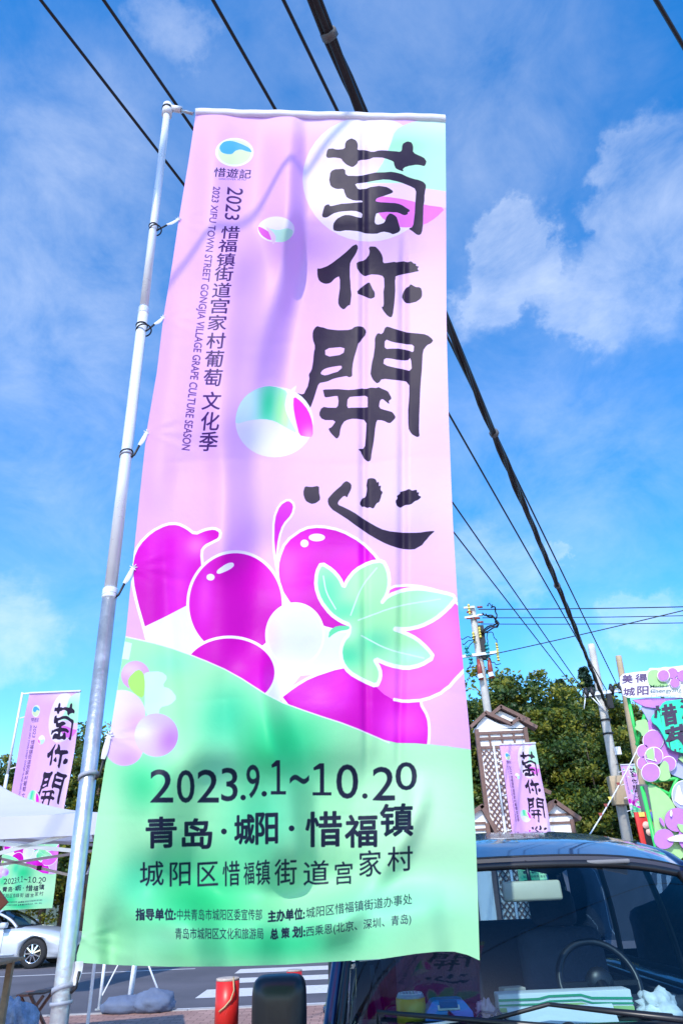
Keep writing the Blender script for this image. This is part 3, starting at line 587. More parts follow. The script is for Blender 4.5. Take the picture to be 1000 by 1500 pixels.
# ------------------------------------------------------------ trees beyond the road
BARK = mat('bark', (.11, .085, .06), .9, var=.3, bump=.5, bscale=12)
LEAFM = [mat('leaf_green', (.085, .135, .018), .55, var=.3, vscale=.8, trans=.25), mat('leaf_dark', (.03, .075, .016), .55, var=.3, vscale=.8, trans=.2),
         mat('leaf_yellow', (.24, .24, .022), .55, var=.3, vscale=.8, trans=.3), mat('leaf_fir', (.016, .05, .028), .6, var=.25, vscale=.8, trans=.1)]
def crown_mesh(seed, kind, H, rad, n):
    rg = np.random.default_rng(seed); cl = []
    if kind == 'broad':
        nc = 150
        d = rg.normal(size=(nc, 3)); d /= np.linalg.norm(d, axis=1)[:, None]; r = rg.uniform(.45, 1, nc) ** .5
        lump = 1 + .22 * np.sin(d[:, 0] * 5 + seed) * np.cos(d[:, 2] * 4 + seed * 2) + .12 * np.sin(d[:, 1] * 9 + seed)
        c = d * (r * lump)[:, None] * [rad, rad, H * .42] + [0, 0, H * .56]; sz = rg.uniform(.35, .8, nc) * rad * .36
    else:
        nc = 150; hh = rg.uniform(.12, 1, nc); a = rg.uniform(0, 6.28, nc); rr = (1 - hh) * rad * rg.uniform(.5, 1.05, nc)
        c = np.stack([rr * np.cos(a), rr * np.sin(a), hh * H], 1); sz = .16 + (1 - hh) * rad * .3
    ci = rg.integers(0, nc, n); off = rg.normal(size=(n, 3)); off /= np.linalg.norm(off, axis=1)[:, None]
    off *= (rg.uniform(0, 1, n) ** .4)[:, None]
    p = c[ci] + off * sz[ci][:, None] * [1, 1, .6]
    a = rg.normal(size=(n, 3)); a /= np.linalg.norm(a, axis=1)[:, None]; b = np.cross(a, rg.normal(size=(n, 3))); b /= np.linalg.norm(b, axis=1)[:, None]
    s_ = rg.uniform(.055, .12, n)[:, None] * (1.0 if kind == 'broad' else .85); a = a * s_; b = b * s_ * .62
    V = np.stack([p - a, p - b * .9, p + a, p + b * .9], 1).reshape(-1, 3)
    me = bpy.data.meshes.new('crown'); me.vertices.add(n * 4); me.vertices.foreach_set('co', V.astype(np.float32).ravel())
    me.loops.add(n * 4); me.loops.foreach_set('vertex_index', np.arange(n * 4)); me.polygons.add(n); me.polygons.foreach_set('loop_start', np.arange(n) * 4)
    for m in LEAFM: me.materials.append(m)
    tone = rg.uniform(0, 1, nc)[ci] * .6 + rg.uniform(0, 1, n) * .4
    mi = np.where(tone < .38, 1, np.where(tone < .68, 0, 2)) if kind == 'broad' else np.where(tone < .6, 3, 1)
    me.polygons.foreach_set('material_index', mi.astype(np.int32)); me.update(); me.validate(); return me
def trunk_mb(H, rad, seed):
    rg = random.Random(seed); mb = MB(); mb.tube([(0, 0, -.1), (.05, .02, H * .25), (-.04, .05, H * .5), (0, 0, H * .8)], [.2, .16, .11, .04], 10)
    for k in range(9):
        z = H * rg.uniform(.22, .62); a = rg.uniform(0, 6.28); r = rad * rg.uniform(.5, .85)
        mb.tube([(0, 0, z), (r * .5 * math.cos(a), r * .5 * math.sin(a), z + H * .1), (r * math.cos(a), r * math.sin(a), z + H * .2)], [.07, .05, .02], 6)
    return mb
protos = []
for sd, kind, H, rad, n in ((1, 'broad', 9, 2.6, 21000), (5, 'broad', 9, 2.9, 21000), (9, 'broad', 9, 2.4, 21000), (13, 'fir', 9, 2.0, 11000)):
    protos.append((crown_mesh(sd, kind, H, rad, n), kind, trunk_mb(H if kind == 'broad' else H * 1.1, rad * (1 if kind == 'broad' else .4), sd)))
tmesh = {}
tree_spots = [  # bearing px, crown-top px, distance, kind
 (705,985,31,0),(735,985,33,1),(765,1000,30,2),(792,992,34,0),(818,990,33,3),(838,1015,30,1),(852,972,35,3),(880,1022,31,2),(905,1010,34,0),(935,1030,30,1),(968,1040,33,2),(1000,1035,31,0),(1040,1040,33,1),
 (720,1040,28.6,2),(785,1050,28.4,0),(850,1050,28.6,1),(905,1060,28.4,2),(680,1010,34,2),(640,1020,33,1),(590,1035,32,0),(540,1050,33,2),(480,1050,32,1),(420,1060,33,0),(360,1050,32,2),(300,1060,33,1),(250,1060,32,0),(205,1062,33,2),
 (158,1058,31,1),(128,1075,33,0),(95,1110,32,2),(50,1150,33,1),(12,1112,34,0),(-40,1100,33,2),(-100,1090,32,1)]
near = ['behind the twin gabled tower', 'behind the leaning pole with crossarm', 'behind the grape cutout sign', 'behind the white canopy tent', 'behind the big banner']
for i, (px, py, Y, k) in enumerate(tree_spots):
    p = at(px, py, Y); me, kind, tm = protos[k]; s_ = (p.z - GZ) / (9 * (1.0 if kind == 'broad' else 1.02))
    if kind == 'fir': lab = 'dark pointed fir rising above the leafy crowns' + (' beside the concrete pole' if px > 840 else ' right of the gabled tower')
    else:
        ref = ('behind the canopy tent' if px < 70 else 'by the steel flagpole' if px < 175 else 'behind the big banner' if px < 690 else
               'behind the gabled tower' if px < 780 else 'right of the gabled tower' if px < 870 else 'by the leaning pole' if px < 930 else 'behind the cutout sign')
        lab = ('low bushy ' if Y < 29 else 'tall dense ') + ('yellow green', 'dark green', 'mid green')[k] + ' tree ' + ref
    ordn = 'hidden mostly' in lab or 'cutout' in lab or 'far left' in lab or 'between the gabled' in lab or 'flagpole and' in lab
    if kind != 'fir':
        same = [q for q in tree_spots if q[3] == k and (q[2] < 29) == (Y < 29)]
        step = sorted(q[0] for q in same).index(px)
        lab = ('low ' if Y < 29 else 'tall ') + ('yellow green', 'dark green', 'mid green')[k] + ' tree ' + ref + (', ' + ['leftmost', 'second', 'third', 'fourth', 'fifth', 'sixth', 'seventh', 'eighth', 'ninth', 'tenth', 'eleventh', 'twelfth', 'thirteenth'][step] + ' of its colour from the left' if step else ', leftmost of its colour')
    t = thing('fir_tree' if kind == 'fir' else 'broadleaf_tree', lab, 'tree', (p.x, Y, GZ), 'trees lining the far side of the road')
    t.rotation_euler.z = random.uniform(0, 6.28); w = s_ * random.uniform(.95, 1.15); t.scale = (w, w, s_)
    c = bpy.data.objects.new('crown', me); C.objects.link(c); c.parent = t
    if k not in tmesh: tmesh[k] = tm.build('trunk', BARK); tr = tmesh[k]
    else: tr = tmesh[k].copy(); C.objects.link(tr)
    tr.parent = t

# ------------------------------------------------------------ house shaped stage pieces
WB = mat('white_board', (.86, .85, .84), .6, var=.05); BR = mat('brown_timber', (.17, .095, .075), .6, var=.25, vscale=9)
zh = lambda x, y, Y: at(660 + x / 2.941, 860 + y / 2.941, Y)
def tower():
    Y = 18.5; t = thing('gabled_tower', 'tall white stage tower with brown double gable and lattice, behind the dark car', 'display tower', (zh(210, 650, Y).x, Y, GZ))
    h = lambda x, y, dy=0: zh(x, y, Y) + Vector((0, dy, 0))
    XL, XR = h(112, 640).x, h(322, 640).x; W_ = XR - XL
    zt = h(210, 610).z; zm_ = h(150, 660).z; zl = h(150, 690).z
    MB().prism([(XL + .03, Y, GZ), (XR - .03, Y, GZ), (XR - .03, Y, zt), (XL + .03, Y, zt)], (0, .5, 0)).build('wall_board', WB, t)
    g = lambda pts, dy, th, m, nm: MB().prism([h(x, y, dy) for x, y in pts], (0, th, 0)).build(nm, m, t)
    g([(106, 612), (112, 596), (145, 556), (200, 588), (256, 596), (290, 578), (318, 600), (316, 612)], .0, .5, WB, 'gable_board')
    g([(186, 548), (219, 524), (290, 556), (258, 588), (225, 575)], .25, .3, WB, 'gable_board')
    for a, b, dy in (((82, 606), (148, 543), -.06), ((145, 541), (260, 592), -.06), ((255, 592), (292, 566), -.06), ((288, 564), (368, 607), -.06), ((172, 548), (220, 508), .15), ((216, 508), (344, 570), .15)):
        MB().bar(h(*a, dy), h(*b, dy), .5 if dy < 0 else .3, .14, up=(1, 0, 0)).build('roof_bar', BR, t) if 0 else MB().bar(h(*a, dy + .12), h(*b, dy + .12), .34, .085, up=(0, 0, 1)).build('roof_bar', BR, t)
    for X in (XL, XR): MB().box((X, Y - .02, (GZ + zt) / 2), (.1, .12, zt - GZ)).build('post', BR, t)
    for z in (h(200, 628).z, h(200, 652).z, h(200, 690).z): MB().box(((XL + XR) / 2, Y - .015, z), (W_, .06, .07)).build('rail', BR, t)
    for k in (1, 2, 3): MB().box((XL + W_ * k / 4, Y - .012, (h(200, 628).z + h(200, 690).z) / 2), (.05, .05, h(200, 628).z - h(200, 690).z)).build('mullion', BR, t)
    lat = MB(); z1_, x1 = h(200, 700).z, XR - .06; x0 = XL + .06; z0 = GZ + .15; st = .13
    hgt = z1_ - z0; wd = x1 - x0; k = -int(hgt / st) - 1
    while k * st < wd + hgt:
        for s_ in (1, -1):
            # slat line x = x0 + k*st + s*(z-z0)
            pts = []
            for zz in np.linspace(z0, z1_, 60):
                xx = x0 + k * st + (zz - z0 if s_ > 0 else hgt - (zz - z0)) * .8
                if x0 <= xx <= x1: pts.append((xx, zz))
            if len(pts) > 1: lat.bar((pts[0][0], Y - .02 - .012 * (s_ > 0), pts[0][1]), (pts[-1][0], Y - .02 - .012 * (s_ > 0), pts[-1][1]), .03, .01, up=(0, 1, 0))
        k += 1
    lat.build('lattice', BR, t, kind='stuff')
def small_house(pts, Y, label, rails):
    P = [zh(x, y, Y) for x, y in pts]; x0, x1 = P[0].x, P[2].x; zA = P[1].z; ze = min(P[0].z, P[2].z); xa = P[1].x
    t = thing('small_house_front', label, 'display house', ((x0 + x1) / 2, Y, GZ), 'house shaped stage fronts behind the car')
    MB().prism([(x0, Y, GZ), (x1, Y, GZ), (x1, Y, ze), (xa, Y, zA), (x0, Y, ze)], (0, .4, 0)).build('wall_board', WB, t)
    for sx, xe in ((-1, x0), (1, x1)):
        MB().bar((xa - sx * .02, Y + .15, zA + .04), (xe + sx * .16, Y + .15, ze + .04 - .16 * (zA - ze) / abs(xe - xa)), .55, .09).build('roof_bar', BR, t)
        MB().box((xe - sx * .04, Y - .02, (GZ + ze) / 2 - .04), (.09, .09, ze - GZ - .08)).build('post', BR, t)
    for r in rails: z = zh(0, r, Y).z; MB().box(((x0 + x1) / 2, Y - .01, z), (x1 - x0 - .14, .05, .05)).build('rail', BR, t)
tower()
small_house([(395, 972), (445, 930), (522, 985)], 17.9, 'small white gabled house front right of the tower, beside the tower banner', (1000, 1035))
small_house([(60, 1005), (133, 950), (158, 985)], 17.6, 'small white gabled house front squeezed between the big banner and the tower', (1022, 1050))
t = thing('timber_frame', 'thin brown timber gable frame between the tower banner and small house', 'frame', (zh(400, 900, 19.5).x, 19.5, GZ))
MB().bar(zh(384, 866, 19.5), zh(404, 955, 19.5), .09).bar(zh(404, 955, 19.5), (zh(404, 955, 19.5).x, 19.5, GZ), .09).build('post', BR, t); MB().bar(zh(375, 862, 19.5), zh(428, 888, 19.5), .12, .1).build('roof_bar', BR, t)

# ------------------------------------------------------------ smaller copies of the flag
STEEL = mat('galvanised_steel', (.55, .57, .6), .32, metal=.7, var=.22, vscale=14, bump=.12); PLAST = mat('white_plastic', (.78, .79, .82), .4, var=.04)
GREYP = mat('grey_tie', (.32, .34, .4), .5, var=.1); BLK = mat('black_rubber', (.015, .015, .018), .5, var=.2)
SPOLE = mat('painted_pole', (.78, .8, .83), .28, metal=.15, var=.05)
def small_flag(top_left, top_right, Hh, label, glabel, Y, pole=True, seed=0, vr=(0, 1), yaw=0, bow=.03):
    a, b = Vector(top_left), Vector(top_right); W_ = (b - a).length; rg = random.Random(seed)
    n, m = 34, 90; pts = []; uv = []; ph = rg.uniform(0, 6)
    for i in range(m):
        t_ = i / (m - 1)
        for j in range(n):
            u = j / (n - 1); p = a.lerp(b, u) - Vector((0, 0, Hh * t_))
            w = W_ * (.045 * math.sin(7 * u + 2 * t_ + ph) + .02 * math.sin(17 * u - 3 * t_ + ph) + .02 * math.sin(9 * t_ + ph) * u) * min(1, t_ * 8)
            p.y += w; p.x += W_ * .02 * math.sin(8 * t_ + ph) * u; pts.append(p); uv.append((u, vr[0] + (vr[1] - vr[0]) * t_))
    base = (a.x, Y, b.z - Hh)
    t = thing('banner', label, 'banner', base, 'tall pink and green grape festival banners')
    cloth_mesh('cloth', CLOTH, pts, np.array(uv), m, n, t)
    MB().bar(a + Vector((0, -.004, .01)), b + Vector((0, -.004, .01)), .03, .05, up=(0, 1, 0)).build('header_sleeve', WCLOTH, t)
    for k in range(4):
        z = a.z - Hh * (.12 + .25 * k); MB().bar((a.x + .01, a.y, z), (a.x - .11, a.y, z - .03), .012, .02).build('tie', WCLOTH, t)
    if pole:
        p = thing('flagpole', glabel, 'flagpole', (a.x - .15, Y, GZ), 'flagpoles')
        MB().tube([(a.x - .15, Y, GZ), (a.x - .15, Y, a.z - 1.6)], .032, 12).build('pole', SPOLE, p)
        MB().tube([(a.x - .15, Y, a.z - 1.7), (a.x - .15, Y, a.z + .03)], .025, 12).build('pole_extension', SPOLE, p)
        MB().bar((a.x - .15, Y, a.z + .0), (a.x, Y, a.z + .01), .025).build('arm', SPOLE, p)
        MB().box((a.x - .15, Y, GZ + .03), (.5, .08, .05)).box((a.x - .15, Y, GZ + .03), (.08, .5, .06)).build('base', STEEL, p)
Yb = 14.3
tl, tr = at(43.5, 1016, Yb), at(119, 1013, Yb); tr.z = tl.z
small_flag(tl, tr, tl.z - at(60, 1331, Yb).z, 'pink banner on a pole behind the white canopy tent at far left', 'slim white flagpole rising behind the canopy tent at far left', Yb, seed=2)
Yc = 17.6
tl, tr = at(731, 1090, Yc), at(784, 1089, Yc); tl.z = tr.z
small_flag(tl, tr, 3.05, 'pink banner hanging against the brown lattice tower behind the car', 'white flagpole in front of the lattice tower', Yc, seed=5)
Yd = 23.5; tl, tr = at(907.6, 1120, Yd), at(929, 1120, Yd); tl.z = tr.z
small_flag(tl, tr, tl.z - at(925, 1197, Yd).z, 'small distant magenta banner between the leaning pole and the grape cutout sign', '', Yd, pole=False, seed=8)
o = MB().tube(sag(at(899, 1119, 25), at(934, 1118, 23.5), .02, 8), .015, 6).build('hanging_line', mat('wire_black', (.012, .013, .018), .5, var=.2)); tag(o, 'thin line between the two leaning poles holding the distant magenta banner', 'line')
Ye = 14.9; tl, tr = at(101, 1230, Ye), at(113, 1230, Ye); tr.z = tl.z

# ------------------------------------------------------------ utility poles and wires
CON = mat('concrete_pole', (.58, .55, .5), .8, var=.18, vscale=3, bump=.25, bscale=20); TANP = mat('tan_pole', (.46, .35, .22), .8, var=.2, vscale=2); WIRE = mat('wire_black', (.012, .013, .018), .5, var=.2)
_t = 0
TEAL = mat('teal_insulator', (.02, .32, .36), .25, var=.1); YEL = mat('yellow_insulator', (.75, .62, .12), .4, var=.1); REDC = mat('red_ceramic', (.3, .05, .035), .35, var=.15)
zp = lambda x, y, Y: at(680 + x / 8.333, 880 + y / 8.333, Y)
def upole(ptop, plow, Y, rt, rb, label, m, low=None):
    a, b = at(*ptop, Y), at(*plow, Y); d = (b - a) / (b.z - a.z); foot = a + d * (GZ - .3 - a.z)
    t = thing('utility_pole', label, 'utility pole', (foot.x, Y, GZ), 'utility poles by the road')
    k = (1.0) if not low else low
    MB().tube([foot, a.lerp(foot, .02), a], [rb, rt * 1.03, rt], 16).build('pole', m, t); return t, a, foot
PA, aA, fA = upole((690.5, 889), (714, 1043), 25, .125, .17, 'pale concrete pole with insulators and looped cables above the gabled tower', CON)
Y = 25
MB().bar(zp(-110, 712, Y) - Vector((0, .2, 0)), zp(400, 645, Y) - Vector((0, .2, 0)), .1, .1).build('crossarm', SPOLE, PA)
MB().bar(zp(-20, 110, Y) - Vector((0, .2, 0)), zp(110, 98, Y) - Vector((0, .2, 0)), .07).build('crossarm', SPOLE, PA)
MB().bar(zp(-10, 230, Y) - Vector((0, .2, 0)), zp(160, 205, Y) - Vector((0, .2, 0)), .07).build('crossarm', SPOLE, PA)
def insul(x, y, m, par, r=.11, n=4, hgt=.5):
    c = zp(x, y, Y) - Vector((0, .22, 0)); mb = MB()
    mb.tube([c - Vector((0, 0, hgt / 2)), c + Vector((0, 0, hgt / 2))], .035, 8)
    for k in range(n):
        z = (k + .5) / n * hgt - hgt / 2; mb.tube([c + Vector((0, 0, z - hgt / n * .3)), c + Vector((0, 0, z + hgt / n * .3))], [r, r * .55], 12)
    mb.build('insulator', m, par)
for x, y, m in ((18, 640, TEAL), (62, 725, TEAL), (262, 600, TEAL), (272, 690, TEAL), (385, 600, YEL), (392, 690, YEL), (45, 130, YEL), (175, 410, YEL), (100, 470, YEL), (-70, 660, TEAL)): insul(x, y, m, PA, .09 if m is TEAL else .06, 3 if m is TEAL else 4, .42)
for x, y in ((172, 870), (298, 850)):
    c = zp(x, y, Y) - Vector((0, .25, 0)); MB().tube([c - Vector((0, 0, .35)), c + Vector((0, 0, .1)), c + Vector((0, 0, .4))], [.1, .09, .04], 10).build('arrester', REDC, PA)
    MB().bar(zp(x - 25, y + 85, Y) - Vector((0, .3, 0)), zp(x + 30, y + 70, Y) - Vector((0, .3, 0)), .12, .15).build('bracket', SPOLE, PA)
for x, y, m in ((50, 160, REDC), (50, 235, REDC), (145, 235, REDC), (175, 100, REDC), (180, 195, SPOLE), (185, 282, REDC)):
    c = zp(x, y, Y) - Vector((0, .2, 0)); MB().tube([c - Vector((.1, 0, 0)), c + Vector((.1, 0, 0))], .04, 8).build('insulator', m, PA)
MB().box(zp(215, 520, Y) - Vector((0, .1, 0)), (.2, .2, 1.3)).build('switch_box', BLK, PA)
loops = [[(190, 405), (235, 360), (320, 330), (390, 300), (370, 250), (300, 205), (200, 190)], [(200, 415), (260, 365), (350, 345), (405, 315), (375, 270), (330, 225), (240, 200)], [(215, 425), (290, 380), (380, 350), (400, 320), (360, 280), (380, 200), (360, 120), (320, 95)],
         [(270, 95), (265, 75), (295, 62), (325, 85), (310, 110)], [(230, 430), (290, 400), (340, 440), (372, 510), (380, 570)], [(285, 730), (330, 775), (350, 790), (420, 800)], [(110, 500), (60, 500), (0, 545), (-40, 560)], [(110, 510), (70, 540), (25, 610), (10, 640)], [(120, 470), (60, 470), (0, 475), (-60, 500)],
         [(75, 745), (70, 790), (45, 840), (10, 860), (100, 815)], [(265, 410), (262, 480), (265, 560)]]
for P in loops:
    Q = chaikin(P, 2, False); MB().tube([zp(x, y, Y) - Vector((0, .25 + .1 * math.sin(i), 0)) for i, (x, y) in enumerate(Q)], .028 if P[0][0] in (190, 200, 215) else .016, 6).build('looped_cable', WIRE, PA)
PBt, aB, fB = upole((865, 944), (915, 1213), 25, .12, .2, 'tallest leaning concrete pole where the thick overhead cable ends', CON)
zq = lambda x, y, Y: at(660 + x / 2.941, 860 + y / 2.941, Y)
MB().bar(zq(566, 472, 25) - Vector((0, .2, 0)), zq(640, 462, 25) - Vector((0, .2, 0)), .12).build('crossarm', SPOLE, PBt)
MB().bar(zq(640, 462, 25) - Vector((0, .2, 0)), zq(735, 448, 25) - Vector((0, .2, 0)), .12).build('crossarm', SPOLE, PBt)
for x, y in ((683, 447), (722, 440), (575, 462), (600, 460)):
    c = zq(x, y, 25) - Vector((0, .2, 0)); MB().tube([c - Vector((0, 0, .18)), c, c + Vector((0, 0, .2))], [.06, .12, .04], 10).build('insulator', BLK, PBt)
for a, b in (((572, 475), (566, 530)), ((590, 472), (655, 540)), ((610, 470), (668, 560))): MB().tube([zq(*a, 25) - Vector((0, .2, 0)), zq(*b, 25) - Vector((0, .2, 0))], .02, 6).build('brace_wire', SPOLE, PBt)
MB().box(zq(672, 500, 25) - Vector((0, .3, 0)), (.16, .16, .5)).build('cable_clamp', BLK, PBt)
for py in (1055, 1075): c = at(886 + (py - 1055) * .19, py, 25); MB().tube([c - Vector((0, 0, .03)), c + Vector((0, 0, .03))], .19, 14).build('band', BLK, PBt)
MB().box(at(905.5, 1158, 24.7), (.55, .35, .9), bev=.02).build('meter_box', TANP, PBt)
MB().box(at(904, 1100, 24.7), (.16, .2, .25)).build('lamp_bracket', PLAST, PBt)
PCt, aC, fC = upole((905, 961), (946, 1190), 23.6, .1, .16, 'tan pole standing just behind the grape cutout sign', TANP)
MB().tube([at(939, 1150, 23.55), at(956, 1240, 23.55)], .19, 14).build('dark_sleeve', mat('dark_grey', (.1, .1, .11), .6), PCt)
# overhead wires: level runs at about 8 m from behind the camera to the leaning pole
def overhead(p0, q, zc, r, label, extra=1.6, s_=0.0, Yq=24.8):
    P = atz(*p0, zc); Q = at(*q, Yq); d = (P - Q); E = Q + d * (1 + extra)
    mb = MB(); mb.tube(sag(Q, E, s_, 30), r, 6); o = mb.build('overhead_wire', WIRE); tag(o, label, 'wire', 'overhead wires'); return Q, E
overhead((60, 0), (852, 1022), 8.2, .016, 'leftmost overhead wire crossing behind the top of the flagpole')
overhead((152, 0), (858, 1018), 8.2, .016, 'second overhead wire from the left, passing behind the banner top left corner')
overhead((312, 0), (888, 1012), 8.3, .017, 'thin wire above the middle of the banner header')
overhead((415, 0), (906, 1010), 8.3, .017, 'thin wire just left of the thick cable bundle at the top')
overhead((960, 0), (1450, 830), 8.3, .02, 'lone thin wire crossing the top right corner of the sky', Yq=24)
# twisted bundle
P = atz(461, 0, 8.0); Q = at(889, 1036, 24.7); d = P - Q; E = Q + d * 2.6; path = sag(Q, E, 0, 150)
t = thing('cable_bundle', 'thick black twisted cable bundle running from top centre down to the leaning pole', 'cable', tuple(Q), 'overhead wires')
ax = (E - Q).normalized(); sx = ax.cross(Vector((0, 0, 1))).normalized(); sy = ax.cross(sx); rg = random.Random(4)
MB().tube(path, .04, 8).build('core_cable', WIRE, t)
for k in range(4):
    f0 = k * 1.57; pts = []
    for i, p in enumerate(path): a = f0 + i * .55; rr = .036 + .018 * math.sin(i * .7 + k * 2); pts.append(p + (sx * math.cos(a) + sy * math.sin(a)) * rr)
    MB().tube(pts, .02, 6).build('strand', WIRE, t)
for k in range(9): c = path[12 + k * 15]; MB().tube([c - ax * .03, c + ax * .03], .075, 8).build('tie', mat('dull_tie', (.12, .12, .12), .6), t)
for a, b, r, lab in (((700, 892.5), (1000, 884.5), .02, 'highest level wire running right from the pole with insulators'), ((706, 905), (1000, 897.5), .016, 'second level wire running right below the highest one'), ((704, 914), (1000, 908), .016, 'third level wire running right from the pole with insulators'), ((700, 963), (1000, 889), .018, 'wire slanting up to the right from the insulator crossarm')):
    A = at(*a, 24.8); B = at(*b, 24.8 if b[1] > 889.5 or r == .02 else 22); o = MB().tube(sag(A, A + (B - A) * 2.2, .12, 24), r, 6).build('overhead_wire', WIRE); tag(o, lab, 'wire', 'overhead wires')
t = thing('rope_with_bunting', 'pale rope with tiny red tags slanting down from the tan pole', 'rope', tuple(at(862, 1219, 20)))
A = at(933, 1097, 23); B = at(862, 1219, 20); MB().tube(sag(A, B + (B - A) * .25, .1), .018, 6).build('rope', PLAST, t)
for k in (.45, .62, .7, .8): c = A.lerp(B, k); MB().prism([c + Vector((-.06, 0, 0)), c + Vector((.06, 0, 0)), c + Vector((0, 0, -.16))], (0, .006, 0)).build('tag', REDC if k != .62 else YEL, t)

# ------------------------------------------------------------ grape cutout sign
def flat_text(txt, quad, Yt, m, par, name='lettering', bold=.01, vlim=None):
    V, E_, F = glyph(txt, 'BOTH', bold); lo, hi = V.min(0), V.max(0); mb = MB(); vs_ = []
    if vlim: lo = np.array([lo[0], vlim[0]]); hi = np.array([hi[0], vlim[1]])
    for v in V:
        u, w = (v - lo) / (hi - lo); a = np.array(quad[3]) * (1 - u) + np.array(quad[2]) * u; b = np.array(quad[0]) * (1 - u) + np.array(quad[1]) * u; q = a * (1 - w) + b * w; vs_.append(at(q[0], q[1], Yt))
    mb.add(vs_, F); return mb.build(name, m, par)
zr = lambda P: [(860 + x / 5.357, 960 + y / 5.357) for x, y in P]
YS = 14.0
sg = thing('grape_cutout_sign', 'big cutout sign of lilac grapes and leaves on a green frame at the right edge', 'sign', (at(985, 1150, YS).x, YS, GZ))
SW = mat('sign_white', (.82, .8, .84), .5, var=.03); SLI = mat('sign_lilac', (.5, .19, .6), .5, var=.05); SGR = mat('sign_leaf', (.36, .62, .25), .5, var=.06); STE = mat('sign_mint', (.03, .72, .4), .5, var=.06); SLV = mat('sign_lavender', (.4, .42, .68), .5, var=.05)
SPK = mat('sign_pink', (.56, .22, .62), .5, var=.05); SDK = mat('sign_ink', (.05, .03, .07), .6, var=.1); FGR = mat('green_frame', (.05, .6, .12), .4, var=.1); SVI = mat('sign_violet', (.1, .05, .16), .6, var=.1)
def plate(P, dy, m, nm='plate', th=.03, sm=1): return MB().prism([at(x, y, YS + dy) for x, y in (chaikin(zr(P), sm) if sm else zr(P))], (0, th, 0)).build(nm, m, sg)
def disc(cx, cy, r, dy, ring=True, m=None, ry=None):
    if ring: plate(ell(cx, cy, r + 5, (ry or r) + 5, 32), dy + .012, SW, 'berry_rim', .02, 0)
    plate(ell(cx, cy, r - 1, (ry or r) - 1, 32), dy, m or SLI, 'berry', .02, 0)
plate([(255, 150), (370, 130), (478, 122), (482, 98), (560, 100), (600, 90), (640, 92), (690, 86), (750, 78), (950, 82), (960, 330), (740, 335), (600, 322), (450, 330), (280, 332), (268, 250), (255, 232)], .0, SW, 'name_board')
plate([(330, 335), (900, 335), (820, 380), (650, 405), (530, 415), (430, 398)], .04, SPK, 'pink_plate')
plate([(480, 118), (555, 110), (560, 160), (600, 200), (640, 240), (560, 245), (486, 240), (470, 180)], -.02, SGR, 'leaf_plate')
for a in ((665, 140, 42), (595, 158, 44), (748, 160, 46), (685, 215, 38)): disc(*a, -.05 if a[0] != 595 else -.075)
for ch, q in (('美', (268, 355, 150, 220)), ('得', (372, 466, 143, 213)), ('城', (278, 372, 252, 318)), ('阳', (388, 478, 240, 312))):
    x0, x1, y0, y1 = q; flat_text(ch, zr([(x0, y0 + 2), (x1, y0 - 2), (x1, y1 - 2), (x0, y1 + 2)]), YS - .006, SVI, sg, bold=.02)
flat_text('Made in', zr([(490, 232), (650, 222), (650, 246), (490, 258)]), YS - .085, mat('dark_green_ink', (.02, .09, .04), .6), sg, bold=.004)
flat_text('Chengyang', zr([(492, 266), (735, 254), (735, 298), (492, 306)]), YS - .085, mat('dark_green_ink', (.02, .09, .04), .6), sg, bold=0)
plate([(405, 395), (540, 400), (660, 380), (820, 360), (900, 600), (900, 1000), (700, 960), (560, 860), (520, 620), (460, 480)], .08, SLV, 'backing_plate')
plate([(365, 575), (385, 550), (375, 515), (420, 505), (460, 500), (475, 540), (480, 600), (430, 640), (415, 600)], .0, SGR, 'leaf_plate')
plate([(470, 500), (560, 510), (700, 620), (720, 780), (680, 880), (590, 850), (500, 760), (470, 620)], .03, SLI, 'grape_plate')
plate([(700, 800), (820, 780), (950, 780), (950, 850), (760, 850)], .0, SGR, 'leaf_plate')
for a in ((440, 752, 52), (445, 845, 55), (635, 850, 56), (515, 665, 78)): disc(*a, -.01)
disc(520, 790, 68, -.05); plate([(455, 760), (480, 735), (515, 728), (520, 770), (522, 828), (470, 812)], -.065, SGR, 'leaf_plate', .01)
plate([(515, 725), (521, 724), (526, 800), (545, 835), (460, 812), (462, 806), (528, 826)], -.068, SW, 'rim_plate', .01, 0)
plate([(560, 880), (600, 820), (635, 850), (640, 910), (655, 960), (615, 985), (570, 985), (545, 950)], -.03, SGR, 'leaf_plate')
disc(495, 918, 70, -.07)
plate([(500, 480), (550, 430), (600, 360), (660, 352), (720, 345), (900, 330), (960, 400), (960, 790), (760, 770), (640, 740), (600, 640), (555, 560), (505, 525)], -.1, STE, 'title_plate')
def thick_text(ch, q, dy, b): flat_text(ch, zr(q), YS + dy, SDK, sg, bold=b)
thick_text('惜', [(505, 400), (690, 372), (715, 535), (535, 575)], -.108, .035); thick_text('游', [(715, 345), (900, 325), (915, 480), (735, 510)], -.108, .035)
thick_text('葡', [(592, 575), (790, 520), (810, 750), (625, 775)], -.108, .035)
plate([(470, 1010), (540, 1030), (620, 1090), (680, 1170), (700, 1240), (800, 1400), (780, 1600), (545, 1600), (520, 1300), (490, 1120)], .04, SGR, 'leaf_plate')
disc(750, 1095, 85, .0, True, SLV, 110); plate([(700, 1045), (720, 1010), (735, 1080), (760, 1120), (900, 1100), (900, 1190), (680, 1170)], -.02, SW, 'white_plate')
disc(700, 1290, 95, -.04, False); disc(600, 1440, 80, -.06, False); disc(820, 1430, 110, -.05, False)
plate([(560, 1272), (580, 1275), (605, 1320), (602, 1350), (575, 1320)], -.05, SLI, 'stem_plate'); plate([(695, 1320), (760, 1330), (850, 1400), (740, 1400)], -.08, SGR, 'leaf_plate')
